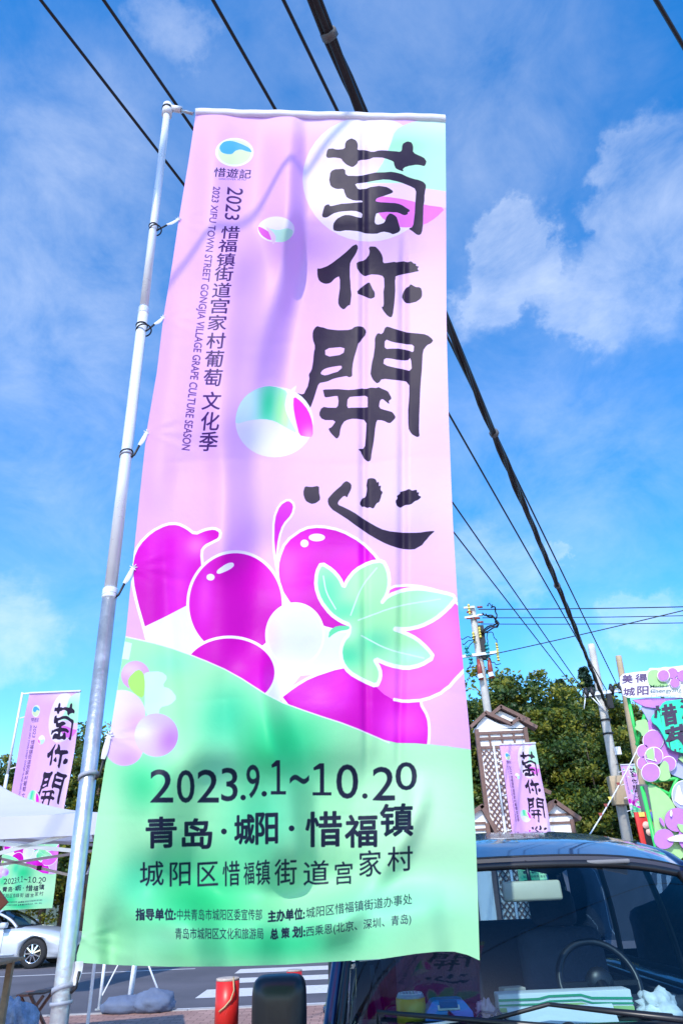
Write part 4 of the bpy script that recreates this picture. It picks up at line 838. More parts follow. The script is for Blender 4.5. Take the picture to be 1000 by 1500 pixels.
plate(ell(655, 1240, 9, 26, 16), -.085, SW, 'gleam_plate', .01, 0); plate([(620, 1440), (720, 1400), (900, 1420), (900, 1460), (650, 1462)], -.09, SW, 'white_plate')
fr = [((318, 335), (398, 720)), ((462, 405), (385, 705)), ((398, 720), (470, 1010)), ((470, 1005), (760, 1150)), ((700, 835), (760, 1000)), ((520, 985), (860, 945)), ((760, 830), (600, 1200))]
for a, b in fr:
    (x0, y0), (x1, y1) = zr([a, b]); MB().tube([at(x0, y0, YS + .14), at(x1, y1, YS + .14)], .035, 8).build('frame_tube', FGR, sg)
for x in (945, 1010, 1075): X = at(x, 1150, YS).x; MB().tube([(X, YS + .2, GZ), (X, YS + .2, at(x, 1010 if x > 950 else 1150, YS).z)], .04, 8).build('frame_post', FGR, sg)
# red display board
Yr = 21; t = thing('red_display_board', 'red framed board with two pale round patches left of the cutout sign', 'sign', (at(942, 1210, Yr).x, Yr, GZ))
qa = at(930, 1190, Yr); qb = at(949, 1187, Yr); RD = mat('red_paint', (.6, .015, .01), .45, var=.1)
MB().box(((qa.x + qb.x) / 2, Yr, (qa.z + GZ) / 2), (qb.x - qa.x + .1, .08, qa.z - GZ), bev=.01).build('board', RD, t)
MB().box(((qa.x + qb.x) / 2 + .05, Yr - .045, qa.z - .95), (.3, .02, 1.1)).build('dark_panel', BLK, t)
for x, y, r in ((946, 1209, .1), (951, 1219, .1)): c = at(x, y, Yr - .07); MB().tube([c, c + Vector((0, .03, 0))], r, 18).build('round_patch', mat('skin_cream', (.75, .5, .4), .6), t)
MB().box(at(939, 1193, Yr - .06), (.16, .02, .12)).build('small_label', YEL, t)
t = thing('brown_display_panel', 'narrow brown patterned panel between the red board and the cutout sign', 'display panel', (at(956, 1200, 20.5).x, 20.5, GZ))
c = at(956, 1186, 20.5); MB().box((c.x, 20.5, (c.z + GZ) / 2), (.3, .06, c.z - GZ)).build('panel', mat('tan_panel', (.32, .22, .1), .7, var=.3, vscale=6), t); MB().tube([at(957, 1196, 20.45), at(957, 1196, 20.42)], .13, 16).build('round_badge', mat('blue_badge', (.1, .12, .4), .5), t)
# ------------------------------------------------------------ big flagpole and its banner
pb, pt = at(92.5, 1450, BY), at(246, 156, BY); dd = (pt - pb) / (pt.z - pb.z)
foot = pb + dd * (0 - pb.z)
fp = thing('flagpole', 'large galvanised steel flagpole in the foreground carrying the big banner', 'flagpole', tuple(foot), 'flagpoles')
pp = lambda z: foot + dd * z
zj = at(205, 456, BY).z; zj2 = at(160, 870, BY).z
MB().tube([pp(0), pp(zj2)], .0265, 28).build('pole', STEEL, fp)
MB().tube([pp(zj2 - .05), pp(zj)], .0235, 28).build('pole_section', SPOLE, fp); MB().tube([pp(zj - .05), pp(pt.z)], .0205, 24).build('pole_section', SPOLE, fp)
for z, r in ((zj2, .0285), (zj, .0255)): MB().tube([pp(z - .02), pp(z - .015), pp(z + .015), pp(z + .02)], [r - .002, r, r, r - .002], 28).build('collar', SPOLE, fp)
MB().ball(pp(pt.z), (.03, .03, .03), 16, 10).tube([pp(pt.z - .09), pp(pt.z)], .029, 20).build('pole_head', PLAST, fp)
MB().tube([pp(pt.z - .035), pp(pt.z - .02)], .032, 20).tube([pp(pt.z - .03), at(262, 160, BY), at(266, 161.5, BY)], .012, 8).build('clamp_ring', BLK, fp)
hl, hr = at(283, 166.5, BY), at(651, 174.5, BY)
MB().tube([at(262, 161, BY), hl], .011, 12).build('arm', STEEL, fp); MB().tube([at(252, 159, BY), at(266, 161, BY)], .02, 12).build('arm_socket', PLAST, fp)
MB().box(pp(0) + Vector((0, 0, .012)), (.62, .1, .022), bev=.005).box(pp(0) + Vector((0, 0, .03)), (.1, .62, .012), bev=.003).build('base', STEEL, fp)
ties = [(322, 232, 337, 262, 322, 'wire'), (465, 210, 484, 240, 466, 'wire'), (632, 181, 668, 216, 634, 'cable'), (832, 152, 873, 196, 832, 'cable'), (1078, 129, 1137, 161, 1078, 'strap'), (1375, 98, 1448, 124, 1392, 'strap')]
def ring(c, r, th, z_h, tilt, m, name, seg=28):
    mb = MB(); rows = []
    for k in range(seg + 1):
        a = 2 * math.pi * k / seg; p = c + Vector((r * math.cos(a), r * math.sin(a), r * math.sin(a + 2.2) * tilt)); rows.append(p)
    if z_h: # flat strap
        A = [p + Vector((0, 0, z_h / 2)) for p in rows]; B = [p - Vector((0, 0, z_h / 2)) for p in rows]
        o = [Vector((p.x - c.x, p.y - c.y, 0)).normalized() * th for p in rows]
        mb.grid([A, B, [b + q for b, q in zip(B, o)], [a_ + q for a_, q in zip(A, o)], A], True)
    else: mb.tube(rows, th, 7)
    return mb.build(name, m, fp)
bn = thing('banner', 'huge pink and green banner in the foreground with grapes and black brush characters', 'banner', (foot.x + .7, BY, HB), 'tall pink and green grape festival banners')
pts = [cloth_point(i, j) for i in range(nv) for j in range(nu)]
cloth_mesh('cloth', CLOTH, pts, UV_.reshape(-1, 2), nv, nu, bn)
rows = []
for k in range(60):
    u = k / 59; p = at(287 + 364.5 * u, 163.5 + 9 * u, BY - .004); hz = .027; sag_ = .003 * math.sin(u * 23) + .002 * math.sin(u * 61)
    rows.append([p + Vector((0, .017 * math.cos(a), hz * math.sin(a) - .004 + sag_)) for a in np.linspace(0, 2 * math.pi, 17)[:-1]])
MB().grid(rows, True, close=True).build('header_sleeve', WCLOTH, bn)
for (ty, xp, yp, xc, yc, kind) in ties:
    c = at(xp, yp, BY); c = pp(c.z); e = at(xc, yc, BY - .003); r = .0285 if ty > 850 else .025 if ty > 460 else .022
    if kind == 'strap': ring(c, r, .003, .013, .35, GREYP, 'hose_strap'); ring(c - Vector((0, 0, .035)), r, .003, .010, .1, GREYP, 'hose_strap') if ty > 1300 else None
    elif kind == 'cable': ring(c, r, .004, 0, .25, GREYP, 'cable_tie'); ring(c + Vector((0, 0, .014)), r, .003, 0, .3, BLK, 'wire_loop')
    else: ring(c + Vector((.012, 0, -.0)), r * 1.35, .0035, 0, .3, BLK, 'wire_loop'); ring(c + Vector((.0, 0, .03)), r, .0035, 0, .1, BLK, 'wire_loop')
    k0_ = c + Vector((r + .01, -.005, .0)); mid = k0_.lerp(e, .4)
    MB().tube([k0_ - Vector((.012, 0, .01)), k0_, mid + Vector((0, 0, .004))], .0045, 7).build('tie_end', BLK, fp)
    w = .011 if ty < 1300 else .016
    if ty < 1300:
        mb = MB(); n_ = 10; A = []; B = []
        for q in range(n_ + 1):
            f = q / n_; p = mid.lerp(e, f) + Vector((0, -.004, -.008 * math.sin(f * 3.1))); ww = w * (.7 + .4 * math.sin(f * 3)); nrm = (e - mid).cross(Vector((0, 1, 0))).normalized()
            A.append(p + nrm * ww); B.append(p - nrm * ww * .7)
        mb.grid([A, [(a + b) / 2 + Vector((0, -.006, 0)) for a, b in zip(A, B)], B], True).build('tie_strap', WCLOTH, bn)
        kb = MB()
        for q in range(7): a = q * .9; kb.tube([e, e + Vector((.016 * math.cos(a), -.006, .016 * math.sin(a)))], [.004, .0015], 5)
        kb.build('knot', WCLOTH, bn)
# hanging white tail at the free corner
a_, b_ = at(116, 1408, BY), at(111, 1443, BY); mb = MB(); rows = []
for q in range(9):
    f = q / 8; p = a_.lerp(b_, f); rows.append([p + Vector((s_ * .0135 * (1 - .45 * f ** 3), -.006 * math.cos(s_ * 1.5) + .004 * math.sin(f * 5), 0)) for s_ in np.linspace(-1, 1, 7)])
mb.grid(rows, True).build('tie_strap', WCLOTH, bn)
# steel trestle under the foot of the flagpole is out of frame; bollards beyond
REDP = mat('red_reflective', (.62, .02, .015), .35, var=.12, vscale=12); WHP = mat('white_reflective', (.7, .7, .75), .35, var=.08)
def bollard(X, Y, ztop, label, r=.062):
    t = thing('bollard', label, 'bollard', (X, Y, 0), 'red and white bollards on the pavement')
    hs_ = [0, .2, .4, .6, .8, ztop]; hs_ = [0, ztop - .75, ztop - .5, ztop - .25, ztop]
    hs_ = [h for h in hs_ if h >= 0]
    for k in range(len(hs_) - 1):
        red = (len(hs_) - 2 - k) % 2 == 0
        MB().tube([(X, Y, hs_[k]), (X, Y, hs_[k + 1] - (.012 if k == len(hs_) - 2 else 0))], r if red else r - .0015, 28).build('red_band' if red else 'white_band', REDP if red else WHP, t)
    MB().tube([(X, Y, ztop - .012), (X, Y, ztop - .002), (X, Y, ztop)], [r, r, r * .9], 28).build('cap', mat('worn_cap', (.5, .42, .36), .7, var=.3, vscale=30), t); return t
Yo = 4.4; c = at(334, 1432, Yo); b1 = bollard(c.x, Yo, c.z, 'red and white bollard with a frayed cord, nearest, left of the car mirror')
MB().tube([Vector((c.x, Yo, c.z)) + Vector(v) for v in ((.035, -.03, .004), (.04, -.062, -.01), (.045, -.066, -.05), (.03, -.068, -.09), (.0, -.07, -.12), (-.03, -.064, -.14))], .004, 6).build('frayed_cord', mat('cord_straw', (.5, .38, .2), .8), b1)
Yo = 6.6; c = at(431, 1420, Yo); bollard(c.x, Yo, c.z, 'farther red bollard just above the car mirror, partly behind the banner foot')

# ------------------------------------------------------------ canopy tent
TW = mat('tent_fabric', (.74, .75, .82), .6, var=.03, vscale=2, trans=.35, bump=.15, bscale=3); ALU = mat('tent_aluminium', (.55, .53, .52), .35, metal=.6, var=.1)
def tent(x1, y0, W_, ze, zp_, label, g, vd=(.17, .12, .03, .12)):
    x0 = x1 - W_; yb = y0 + W_; cx_, cy_ = (x0 + x1) / 2, (y0 + yb) / 2; t = thing('canopy_tent', label, 'tent', (cx_, cy_, 0), g)
    corners = [(x0, y0), (x1, y0), (x1, yb), (x0, yb)]; apex = Vector((cx_, cy_, zp_))
    for k in range(4):
        a = Vector((*corners[k], ze)); b = Vector((*corners[(k + 1) % 4], ze)); rows = []
        for i in range(13):
            f = i / 12; row = []
            for j in range(17):
                q = j / 16; p = a.lerp(b, q).lerp(apex, f); p.z -= (.13 * 4 * f * (1 - f) * (.75 + .25 * abs(2 * q - 1))) + .03 * math.sin(q * math.pi) * (1 - f); row.append(p)
            rows.append(row)
        MB().grid(rows, True).build('roof_panel', TW, t)
        rows = []; nrm = (b - a).cross(Vector((0, 0, 1))).normalized()
        for i in range(5): rows.append([a.lerp(b, j / 24) + Vector((0, 0, -vd[k] * i / 4 - .03 * math.sin(j / 24 * math.pi))) + nrm * (.012 * math.sin(j * 1.3) * i / 4) for j in range(25)])
        MB().grid(rows, True).build('valance', TW, t)
        L1 = a.lerp(b, .02) - nrm * .06; L2 = b.lerp(a, .02) - nrm * .06; mb = MB(); m_ = (L1 + L2) / 2
        for s0, s1 in ((L1, m_), (m_, L2)):
            mb2 = MB(); mb2.bar(s0 - Vector((0, 0, .12)), s1 - Vector((0, 0, .5)) + Vector((0, 0, .2)), .014, .03, up=(0, 0, 1)).bar(s0 - Vector((0, 0, .5)), s1 - Vector((0, 0, .12)), .014, .03); mb2.build('truss_bar', ALU, t)
            cc = (s0 + s1) / 2 - Vector((0, 0, .31)); MB().box(cc, (.05, .05, .05)).build('joint', BLK, t)
        MB().box(m_ - Vector((0, 0, .2)), (.05, .05, .08)).box(L1 - Vector((0, 0, .5)), (.06, .06, .07)).build('joint', BLK, t)
        MB().box((a.x * .95 + cx_ * .05, a.y * .98 + cy_ * .02, ze / 2 - .02), (.035, .035, ze - .04), bev=.004).build('leg', SPOLE, t)
        MB().bar(Vector((*corners[k], ze - .12)).lerp(apex, .03), apex - Vector((0, 0, .75)), .02, .03).build('roof_rib', ALU, t)
    MB().tube([apex - Vector((0, 0, .6)), apex], .02, 10).build('centre_post', ALU, t); return t
xr = at(147, 1192, 6.3).x; zr_e = at(147, 1190, 6.3).z; TH = R(15); TWD = 3.2
tcx = xr + math.cos(TH) * -TWD / 2 - math.sin(TH) * TWD / 2; tcy = 6.3 + math.sin(TH) * -TWD / 2 + math.cos(TH) * TWD / 2
tent(tcx + TWD / 2, tcy - TWD / 2, TWD, zr_e, zr_e + .72, 'white pop up canopy tent at the left, its peak outside the frame', 'tents').rotation_euler.z = TH
# stand with sandbag seen below the banner
t = thing('steel_stand', 'thin white steel stand with braced legs under the foot of the big banner', 'stand', tuple(atz(190, 1482, 0)))
Pq = lambda x, y: atz(x, y, 0)
for (xb, yb_, xt, yt, r, nm) in ((145, 1480, 156, 1390, .024, 'leg'), (187, 1481, 200, 1390, .03, 'leg'), (242, 1478, 205, 1380, .014, 'leg')):
    g0 = Pq(xb, yb_); g1 = at(xt, yt, g0.y); MB().tube([g0, g1], r, 10).build(nm, SPOLE, t); MB().box(g0 + Vector((0, 0, .015)), (.09, .09, .02)).build('foot_plate', STEEL, t)
g0 = Pq(145, 1480); MB().bar(at(150, 1458, g0.y), at(180, 1400, g0.y), .018).build('brace', SPOLE, t)
g0 = Pq(187, 1481); MB().tube([at(192, 1468, g0.y + .1), at(203, 1390, g0.y + .1)], .018, 8).build('brace', SPOLE, t)
MB().bar(at(157, 1386, g0.y), at(206, 1384, g0.y), .02).build('crossbar', SPOLE, t)
BAG = mat('grey_sack', (.12, .155, .24), .75, var=.15, bump=.25, bscale=14)
def lump(c, r, seed, m, label, name, cat, n=28, k=.16):
    rg = np.random.default_rng(seed); mb = MB(); mb.ball((0, 0, 0), r, n, n // 2); V = []
    fr_ = rg.normal(size=(9, 3)) * 3.2; ph = rg.uniform(0, 6, 9)
    for v in mb.v:
        q = np.array([v[0] / r[0], v[1] / r[1], v[2] / r[2]]); f = 1 + k * sum(math.sin(fr_[i] @ q * (1 + i * .25) + ph[i]) for i in range(9)) / 3
        z = v[2] * f; V.append((c[0] + v[0] * f, c[1] + v[1] * f, c[2] + max(z, -r[2] * .55) + r[2] * .55))
    mb.v = V; return tag(mb.build(name, m), label, cat)
p = Pq(180, 1484); lump((p.x, p.y + .1, 0), (.36, .26, .13), 3, BAG, 'blue grey sandbag weighing down the white steel stand, left half', 'sandbag', 'sandbag', 36, .07)
p = Pq(222, 1483); lump((p.x, p.y + .1, 0), (.3, .26, .17), 6, BAG, 'blue grey sandbag by the right leg of the white steel stand', 'sandbag', 'sandbag', 36, .08)
# stool, plastic bag, table at far left
Ys = 10.6; t = thing('folding_stool', 'low brown wooden folding stool with crossed legs at the kerb', 'stool', (at(52, 1480, Ys).x, Ys, 0)); RB = mat('red_brown_wood', (.22, .07, .04), .5, var=.3, vscale=14)
x0, x1 = at(33, 1460, Ys).x, at(72, 1460, Ys).x; zt = .4
for dy in (-.14, .14):
    MB().bar((x0 + .04, Ys + dy, .01), (x1 - .02, Ys + dy, zt), .03, .045, up=(0, 1, 0)).build('leg', RB, t); MB().bar((x1 - .04, Ys + dy + .035, .01), (x0 + .02, Ys + dy + .035, zt), .03, .045, up=(0, 1, 0)).build('leg', RB, t)
MB().box((x0 + .08, Ys, zt + .015), (.17, .36, .025)).build('seat_slat', RB, t); MB().box((x1 - .1, Ys, zt + .03), (.2, .36, .02)).build('seat_slat', mat('dark_wood', (.06, .03, .025), .5, var=.2), t)
MB().bar((x0 + .04, Ys - .14, .03), (x0 + .04, Ys + .17, .03), .025).bar((x1 - .04, Ys - .14, .03), (x1 - .04, Ys + .17, .03), .025).build('stretcher', RB, t)
p = at(19, 1480, 9.9); lump((p.x, 9.9, 0), (.24, .2, .26), 12, mat('plastic_bag', (.42, .48, .62), .25, var=.35, vscale=16, trans=.35, bump=.8, bscale=25), 'crumpled pale blue plastic bag left of the brown stool', 'plastic_bag', 'bag', 40, .3)
Yt = 8.2; t = thing('wooden_table', 'weathered wooden table cut off by the left edge of the frame', 'table', (at(-40, 1500, Yt).x, Yt, 0)); p = at(-2, 1410, Yt); OW = mat('old_wood', (.3, .21, .12), .7, var=.35, vscale=10)
for k in range(4): MB().box((p.x - .6, Yt + .1 + .16 * k, p.z - .015), (1.2, .155, .03), bev=.004).build('top_plank', OW, t)
for dx in (-1.1, -.13):
    for dy in (.08, .6): MB().box((p.x + dx, Yt + dy, (p.z - .03) / 2), (.06, .06, p.z - .03)).build('leg', OW, t)
MB().box((p.x - .58, Yt + .09, p.z - .09), (1.05, .03, .1)).build('apron', OW, t)
Yt = 8.4; p = at(3, 1322, Yt); o = MB().box((p.x - .1, Yt, p.z), (.24, .04, .24), Matrix.Rotation(R(45), 3, 'Y'), bev=.004).build('board', mat('brown_red_board', (.3, .09, .05), .5, var=.2)); p0_ = o
t = thing('hanging_diamond_board', 'brown red diamond shaped board under the tent at the left edge', 'sign', (p.x - .1, Yt, p.z - .2)); o.data.transform(Matrix.Translation(-Vector(t.location))); o.parent = t
MB().tube([(p.x - .1, Yt, p.z + .15), (p.x - .1, Yt + .02, 2.2)], .006, 6).build('cord', WIRE, t)
# ------------------------------------------------------------ vehicles
GLASS_CACHE = {}
def glass(name, tint, rough=.01):
    m = bpy.data.materials.new(name); m.use_nodes = True; n = m.node_tree.nodes; l = m.node_tree.links; n.remove(n['Principled BSDF'])
    tr = n.new('ShaderNodeBsdfTransparent'); tr.inputs[0].default_value = (*tint, 1); gl = n.new('ShaderNodeBsdfGlossy'); gl.inputs['Roughness'].default_value = rough
    fr = n.new('ShaderNodeFresnel'); fr.inputs[0].default_value = 1.5
    co = n.new('ShaderNodeTexCoord'); no = n.new('ShaderNodeTexNoise'); no.inputs['Scale'].default_value = 4; l.new(co.outputs['Object'], no.inputs['Vector'])
    bp = n.new('ShaderNodeBump'); bp.inputs['Strength'].default_value = .02; l.new(no.outputs['Fac'], bp.inputs['Height']); l.new(bp.outputs[0], gl.inputs['Normal'])
    ms = n.new('ShaderNodeMixShader'); l.new(fr.outputs[0], ms.inputs[0]); l.new(tr.outputs[0], ms.inputs[1]); l.new(gl.outputs[0], ms.inputs[2]); l.new(ms.outputs[0], n['Material Output'].inputs[0]); return m
NAVY = mat('navy_car_paint', (.004, .012, .07), .3, metal=.3, var=.1, vscale=2, coat=1); SILV = mat('silver_car_paint', (.62, .65, .7), .34, metal=.3, var=.04, vscale=2, coat=.8)
WS = glass('windscreen_glass', (.62, .78, .85)); SG = glass('side_glass', (.3, .42, .5)); TRIM = mat('black_trim', (.012, .012, .015), .35, var=.2); INT = mat('dark_interior', (.02, .022, .032), .7, var=.3, vscale=10)
SEAT = mat('seat_fabric', (.06, .065, .1), .85, var=.2, bump=.3, bscale=60); CHR = mat('chrome', (.8, .8, .82), .12, metal=1, var=.02); TYRE = mat('tyre_rubber', (.02, .02, .022), .85, var=.2, bump=.3)
LAMP = mat('headlamp_glass', (.75, .78, .82), .08, var=.1, vscale=30, spec=.9); DGREY = mat('dash_plastic', (.03, .032, .04), .6, var=.2, bump=.2, bscale=90)
def boolean(o, cutters, op='DIFFERENCE'):
    for c in cutters:
        md = o.modifiers.new('b', 'BOOLEAN'); md.object = c; md.operation = op; md.solver = 'EXACT'
    dg = bpy.context.evaluated_depsgraph_get(); me = bpy.data.meshes.new_from_object(o.evaluated_get(dg)); o.modifiers.clear(); o.data = me
    for c in cutters: bpy.data.objects.remove(c)
def vehicle(root_name, label, cat, group, loc, rotz, D, paint):
    """D: stations of the lower body (y, half width, bottom z, shoulder z, deck z) + greenhouse"""
    t = thing(root_name, label, cat, (0, 0, 0), group)
    st = D['st']; rows = []
    for (y, w, zb, zs, zd) in st:
        half = [(0, zb), (w * .8, zb), (w * .97, zb + .05), (w, zb + .18), (w * 1.0, (zb + zs) / 2 + .05), (w * .985, zs - .07), (w * .95, zs - .01), (w * .86, zs + (zd - zs) * .55), (w * .6, zd - .008), (w * .3, zd), (0, zd + .004)]
        row = [Vector((x, y, z)) for x, z in half] + [Vector((-x, y, z)) for x, z in half[-2:0:-1]]; rows.append(row)
    mb = MB(); mb.grid(rows, True, close=True); n = len(rows[0]); mb.f.append(tuple(range(n))); mb.f.append(tuple(range((len(rows) - 1) * n, len(rows) * n))[::-1]); mb.sm += [True, True]; mb.mi += [0, 0]
    body = mb.build('body', paint)
    cuts = []
    for wy in D['wheels']:
        for sx in (-1, 1):
            c = MB(); c.tube([(sx * (D['w'] - .28), wy, D['wr'] + D['g']), (sx * (D['w'] + .2), wy, D['wr'] + D['g'])], D['wr'] + .055, 32); cuts.append(c.build('cut', paint))
    gh = D['gh']; cw_, wt, rr, rb = gh['cowl'], gh['top'], gh['rtop'], gh['rbase']
    cav = MB(); zf = D['floor']; cav.prism([(-cw_[2] + .1, cw_[0] + .12, zf), (-cw_[2] + .1, rb[0] - .08, zf), (-cw_[2] + .1, rb[0] - .08, 3), (-cw_[2] + .1, cw_[0] + .12, 3)], (2 * cw_[2] - .2, 0, 0)); cuts.append(cav.build('cut', paint))
    boolean(body, cuts); body.parent = t; ORG[body.name] = Vector((0, 0, 0))
    # roof: crowned panel with curved corners
    def roofpt(u, v, dz=0):                       # u across -1..1, v front..back 0..1
        y = wt[0] + (rr[0] - wt[0]) * v; w = (wt[2] + (gh['wmid'] - wt[2]) * math.sin(min(1, v * 2) * math.pi / 2)) if v < .5 else gh['wmid'] + (rr[2] - gh['wmid']) * ((v - .5) * 2) ** 2
        zr_ = np.interp(v, (0, .12, .35, .7, 1), (wt[1], wt[1] + gh['crown'] * .5, wt[1] + gh['crown'] * .95, wt[1] + gh['crown'], rr[1])); z = zr_ - gh['drop'] * abs(u) ** 3.5 - .02 * u * u
        yy = y + (gh['bow'] * u * u if v < .02 else gh['bow'] * u * u * (1 - v) ** 2); return Vector((w * u, yy, z + dz))
    us = np.linspace(-1, 1, 25); vs_ = np.linspace(0, 1, 21)
    top = [[roofpt(u, v) for u in us] for v in vs_]; bot = [[roofpt(u, v, -.045) for u in us] for v in vs_]
    mb = MB(); mb.grid(top, True); 
    rim = [top[0][j] for j in range(25)] + [top[i][24] for i in range(1, 21)] + [top[20][j] for j in range(23, -1, -1)] + [top[i][0] for i in range(19, 0, -1)]
    rimb = [bot[0][j] for j in range(25)] + [bot[i][24] for i in range(1, 21)] + [bot[20][j] for j in range(23, -1, -1)] + [bot[i][0] for i in range(19, 0, -1)]
    mb.grid([rim, rimb], True, close=True); mb.build('roof', paint, t); MB().grid(bot, True).build('headliner', INT, t)
    def wsp(u, v): # windscreen
        a = Vector((cw_[2] * u, cw_[0] + gh['cbow'] * u * u, cw_[1] - .015 * u * u)); b = roofpt(u * .97, 0, -.035); p = a.lerp(b, v); p.y -= .05 * math.sin(v * math.pi); p.z += .02 * math.sin(v * math.pi); return p
    ug = np.linspace(-.955, .955, 25); vg = np.linspace(.02, .985, 15)
    MB().grid([[wsp(u, v) for u in ug] for v in vg], True).build('windscreen', WS, t)
    # rubber / black band round the glass
    fr_ = MB()
    for v in (.0, 1.0): fr_.tube([wsp(u, v) for u in np.linspace(-1, 1, 21)], .018, 8)
    fr_.build('windscreen_seal', TRIM, t)
    for s_ in (-1, 1):
        ap = MB(); ap.tube([wsp(s_ * 1.0, v) + Vector((s_ * .012, .02, 0)) for v in np.linspace(-.02, 1.02, 12)], gh['pil'], 10); ap.build('pillar', paint, t)
        MB().tube([wsp(s_ * .965, v) + Vector((0, -.008, 0)) for v in np.linspace(0, 1, 12)], .016, 8).build('windscreen_seal', TRIM, t)
    def sidep(f, v, s_, off=0):                    # f 0 front .. 1 back along the belt/roof
        yb_ = cw_[0] + gh['cbow'] + (rb[0] - cw_[0] - gh['cbow']) * f; zb_ = gh['belt']; wb = cw_[2] + (D['w'] * .93 - cw_[2]) * math.sin(min(1, f * 3) * math.pi / 2) if f < .33 else D['w'] * .93 + (rb[2] - D['w'] * .93) * max(0, (f - .7) / .3)
        q = roofpt(s_, f); p = Vector((s_ * wb, yb_, zb_)).lerp(q, v); p.x += s_ * (off + .02 * math.sin(v * math.pi)); return p
    fs = gh['splits']
    for s_ in (-1, 1):
        for k in range(len(fs) - 1):
            MB().grid([[sidep(f, v, s_, -.01) for f in np.linspace(fs[k] + .012, fs[k + 1] - .012, 9)] for v in np.linspace(.0, .93, 7)], True).build('side_window', SG, t)
        for f in fs[1:]: MB().tube([sidep(f, v, s_) for v in np.linspace(-.02, 1, 8)], gh['pil'] * .95, 8).build('pillar', TRIM if f != fs[-1] else paint, t)
        MB().tube([sidep(f, .97, s_) for f in np.linspace(0, 1, 20)], gh['pil'] * .9, 8).build('roof_rail', paint, t)
        MB().tube([sidep(f, .0, s_) for f in np.linspace(0, 1, 20)], .016, 8).build('belt_trim', TRIM, t)
        for f in (fs[0] + .02, fs[1], fs[-2]):
            y = sidep(f, 0, s_).y; ws_ = np.interp(y, [q[0] for q in st], [q[1] for q in st]); zb_ = np.interp(y, [q[0] for q in st], [q[2] for q in st])
            if min(abs(y - q) for q in D['wheels']) > .45: MB().tube([(s_ * ws_ * 1.0, y, zb_ + .18), (s_ * ws_ * 1.0, y, (zb_ + gh['belt']) / 2), (s_ * ws_ * .985, y, gh['belt'] - .07)], .005, 6).build('door_seam', TRIM, t)
        for f in (fs[1] - .06, fs[-2] - .06): y = sidep(f, 0, s_).y; MB().box((s_ * (D['w'] + .008), y, gh['belt'] - .13), (.03, .16, .03), bev=.008).build('door_handle', paint, t)
    MB().grid([[Vector((rb[2] * u, rb[0] + .02 - .04 * u * u, rb[1])).lerp(roofpt(u * .93, 1, -.03), v) for u in np.linspace(-.9, .9, 13)] for v in np.linspace(.02, .97, 7)], True).build('rear_window', SG, t)
    for s_ in (-1, 1): MB().tube([Vector((rb[2] * s_ * .96, rb[0] - .03, rb[1])), roofpt(s_ * .97, 1, -.03)], gh['pil'] * 1.5, 8).build('pillar', paint, t)
    for wy in D['wheels']:
        for s_ in (-1, 1):
            X = s_ * (D['w'] - .12); z = D['wr'] + D['g']; r = D['wr']; rows = []
            for (dx, rr_) in ((-.1, r * .62), (-.1, r * .93), (-.075, r), (.075, r), (.1, r * .93), (.1, r * .66), (.085, r * .62)): rows.append([Vector((X + s_ * dx, wy + rr_ * math.cos(a), z + rr_ * math.sin(a))) for a in np.linspace(0, 2 * math.pi, 33)[:-1]])
            w_ = MB().grid(rows, True, close=True).build('wheel', TYRE, t); ri = MB()
            ri.tube([(X - s_ * .02, wy, z), (X + s_ * .03, wy, z)], r * .63, 32)
            rim_ = ri.build('rim', mat('rim_dark', (.06, .06, .065), .4, metal=.5), w_); rb2 = MB()  # dark metal disc behind the chrome spokes
            rb2.tube([(X + s_ * .0, wy, z), (X + s_ * .098, wy, z)], r * .16, 16)
            for k in range(9):
                a = 2 * math.pi * k / 9; p0 = Vector((X + s_ * .075, wy + math.cos(a) * r * .12, z + math.sin(a) * r * .12)); p1 = Vector((X + s_ * .06, wy + math.cos(a) * r * .6, z + math.sin(a) * r * .6)); rb2.bar(p0, p1, .03, .05, up=(1, 0, 0))
            rr3 = [[Vector((X + s_ * dx, wy + q * math.cos(a), z + q * math.sin(a))) for a in np.linspace(0, 2 * math.pi, 33)[:-1]] for dx, q in ((.03, r * .64), (.09, r * .66), (.095, r * .63), (.05, r * .58))]
            rb2.grid(rr3, True, close=True).build('spokes', CHR, w_)
    yf = st[0][0]; wf = st[0][1]; zf2 = st[0][3]
    MB().box((0, yf - .004, zf2 - .2), (wf * .9, .03, .12), bev=.01).build('grille', TRIM, t); MB().box((0, yf + .0, st[0][2] + .12), (wf * 1.1, .05, .09), bev=.02).build('lower_intake', TRIM, t)
    for s_ in (-1, 1):
        MB().ball((s_ * (st[1][1] * .82), st[1][0] - .01, st[1][3] - D['hl'][2]), D['hl'][:2] + (.085,), 20, 12, rot=Matrix.Rotation(s_ * .5, 3, 'Z')).build('headlight', LAMP, t)
        MB().ball((s_ * (st[0][1] * .84), st[0][0] + .045, st[0][2] + .16), (.12, .06, .045), 16, 8, rot=Matrix.Rotation(s_ * .6, 3, 'Z')).build('fog_lamp_recess', TRIM, t)
    t['_w'] = 1; del t['_w']
    return t, wsp, sidep, roofpt
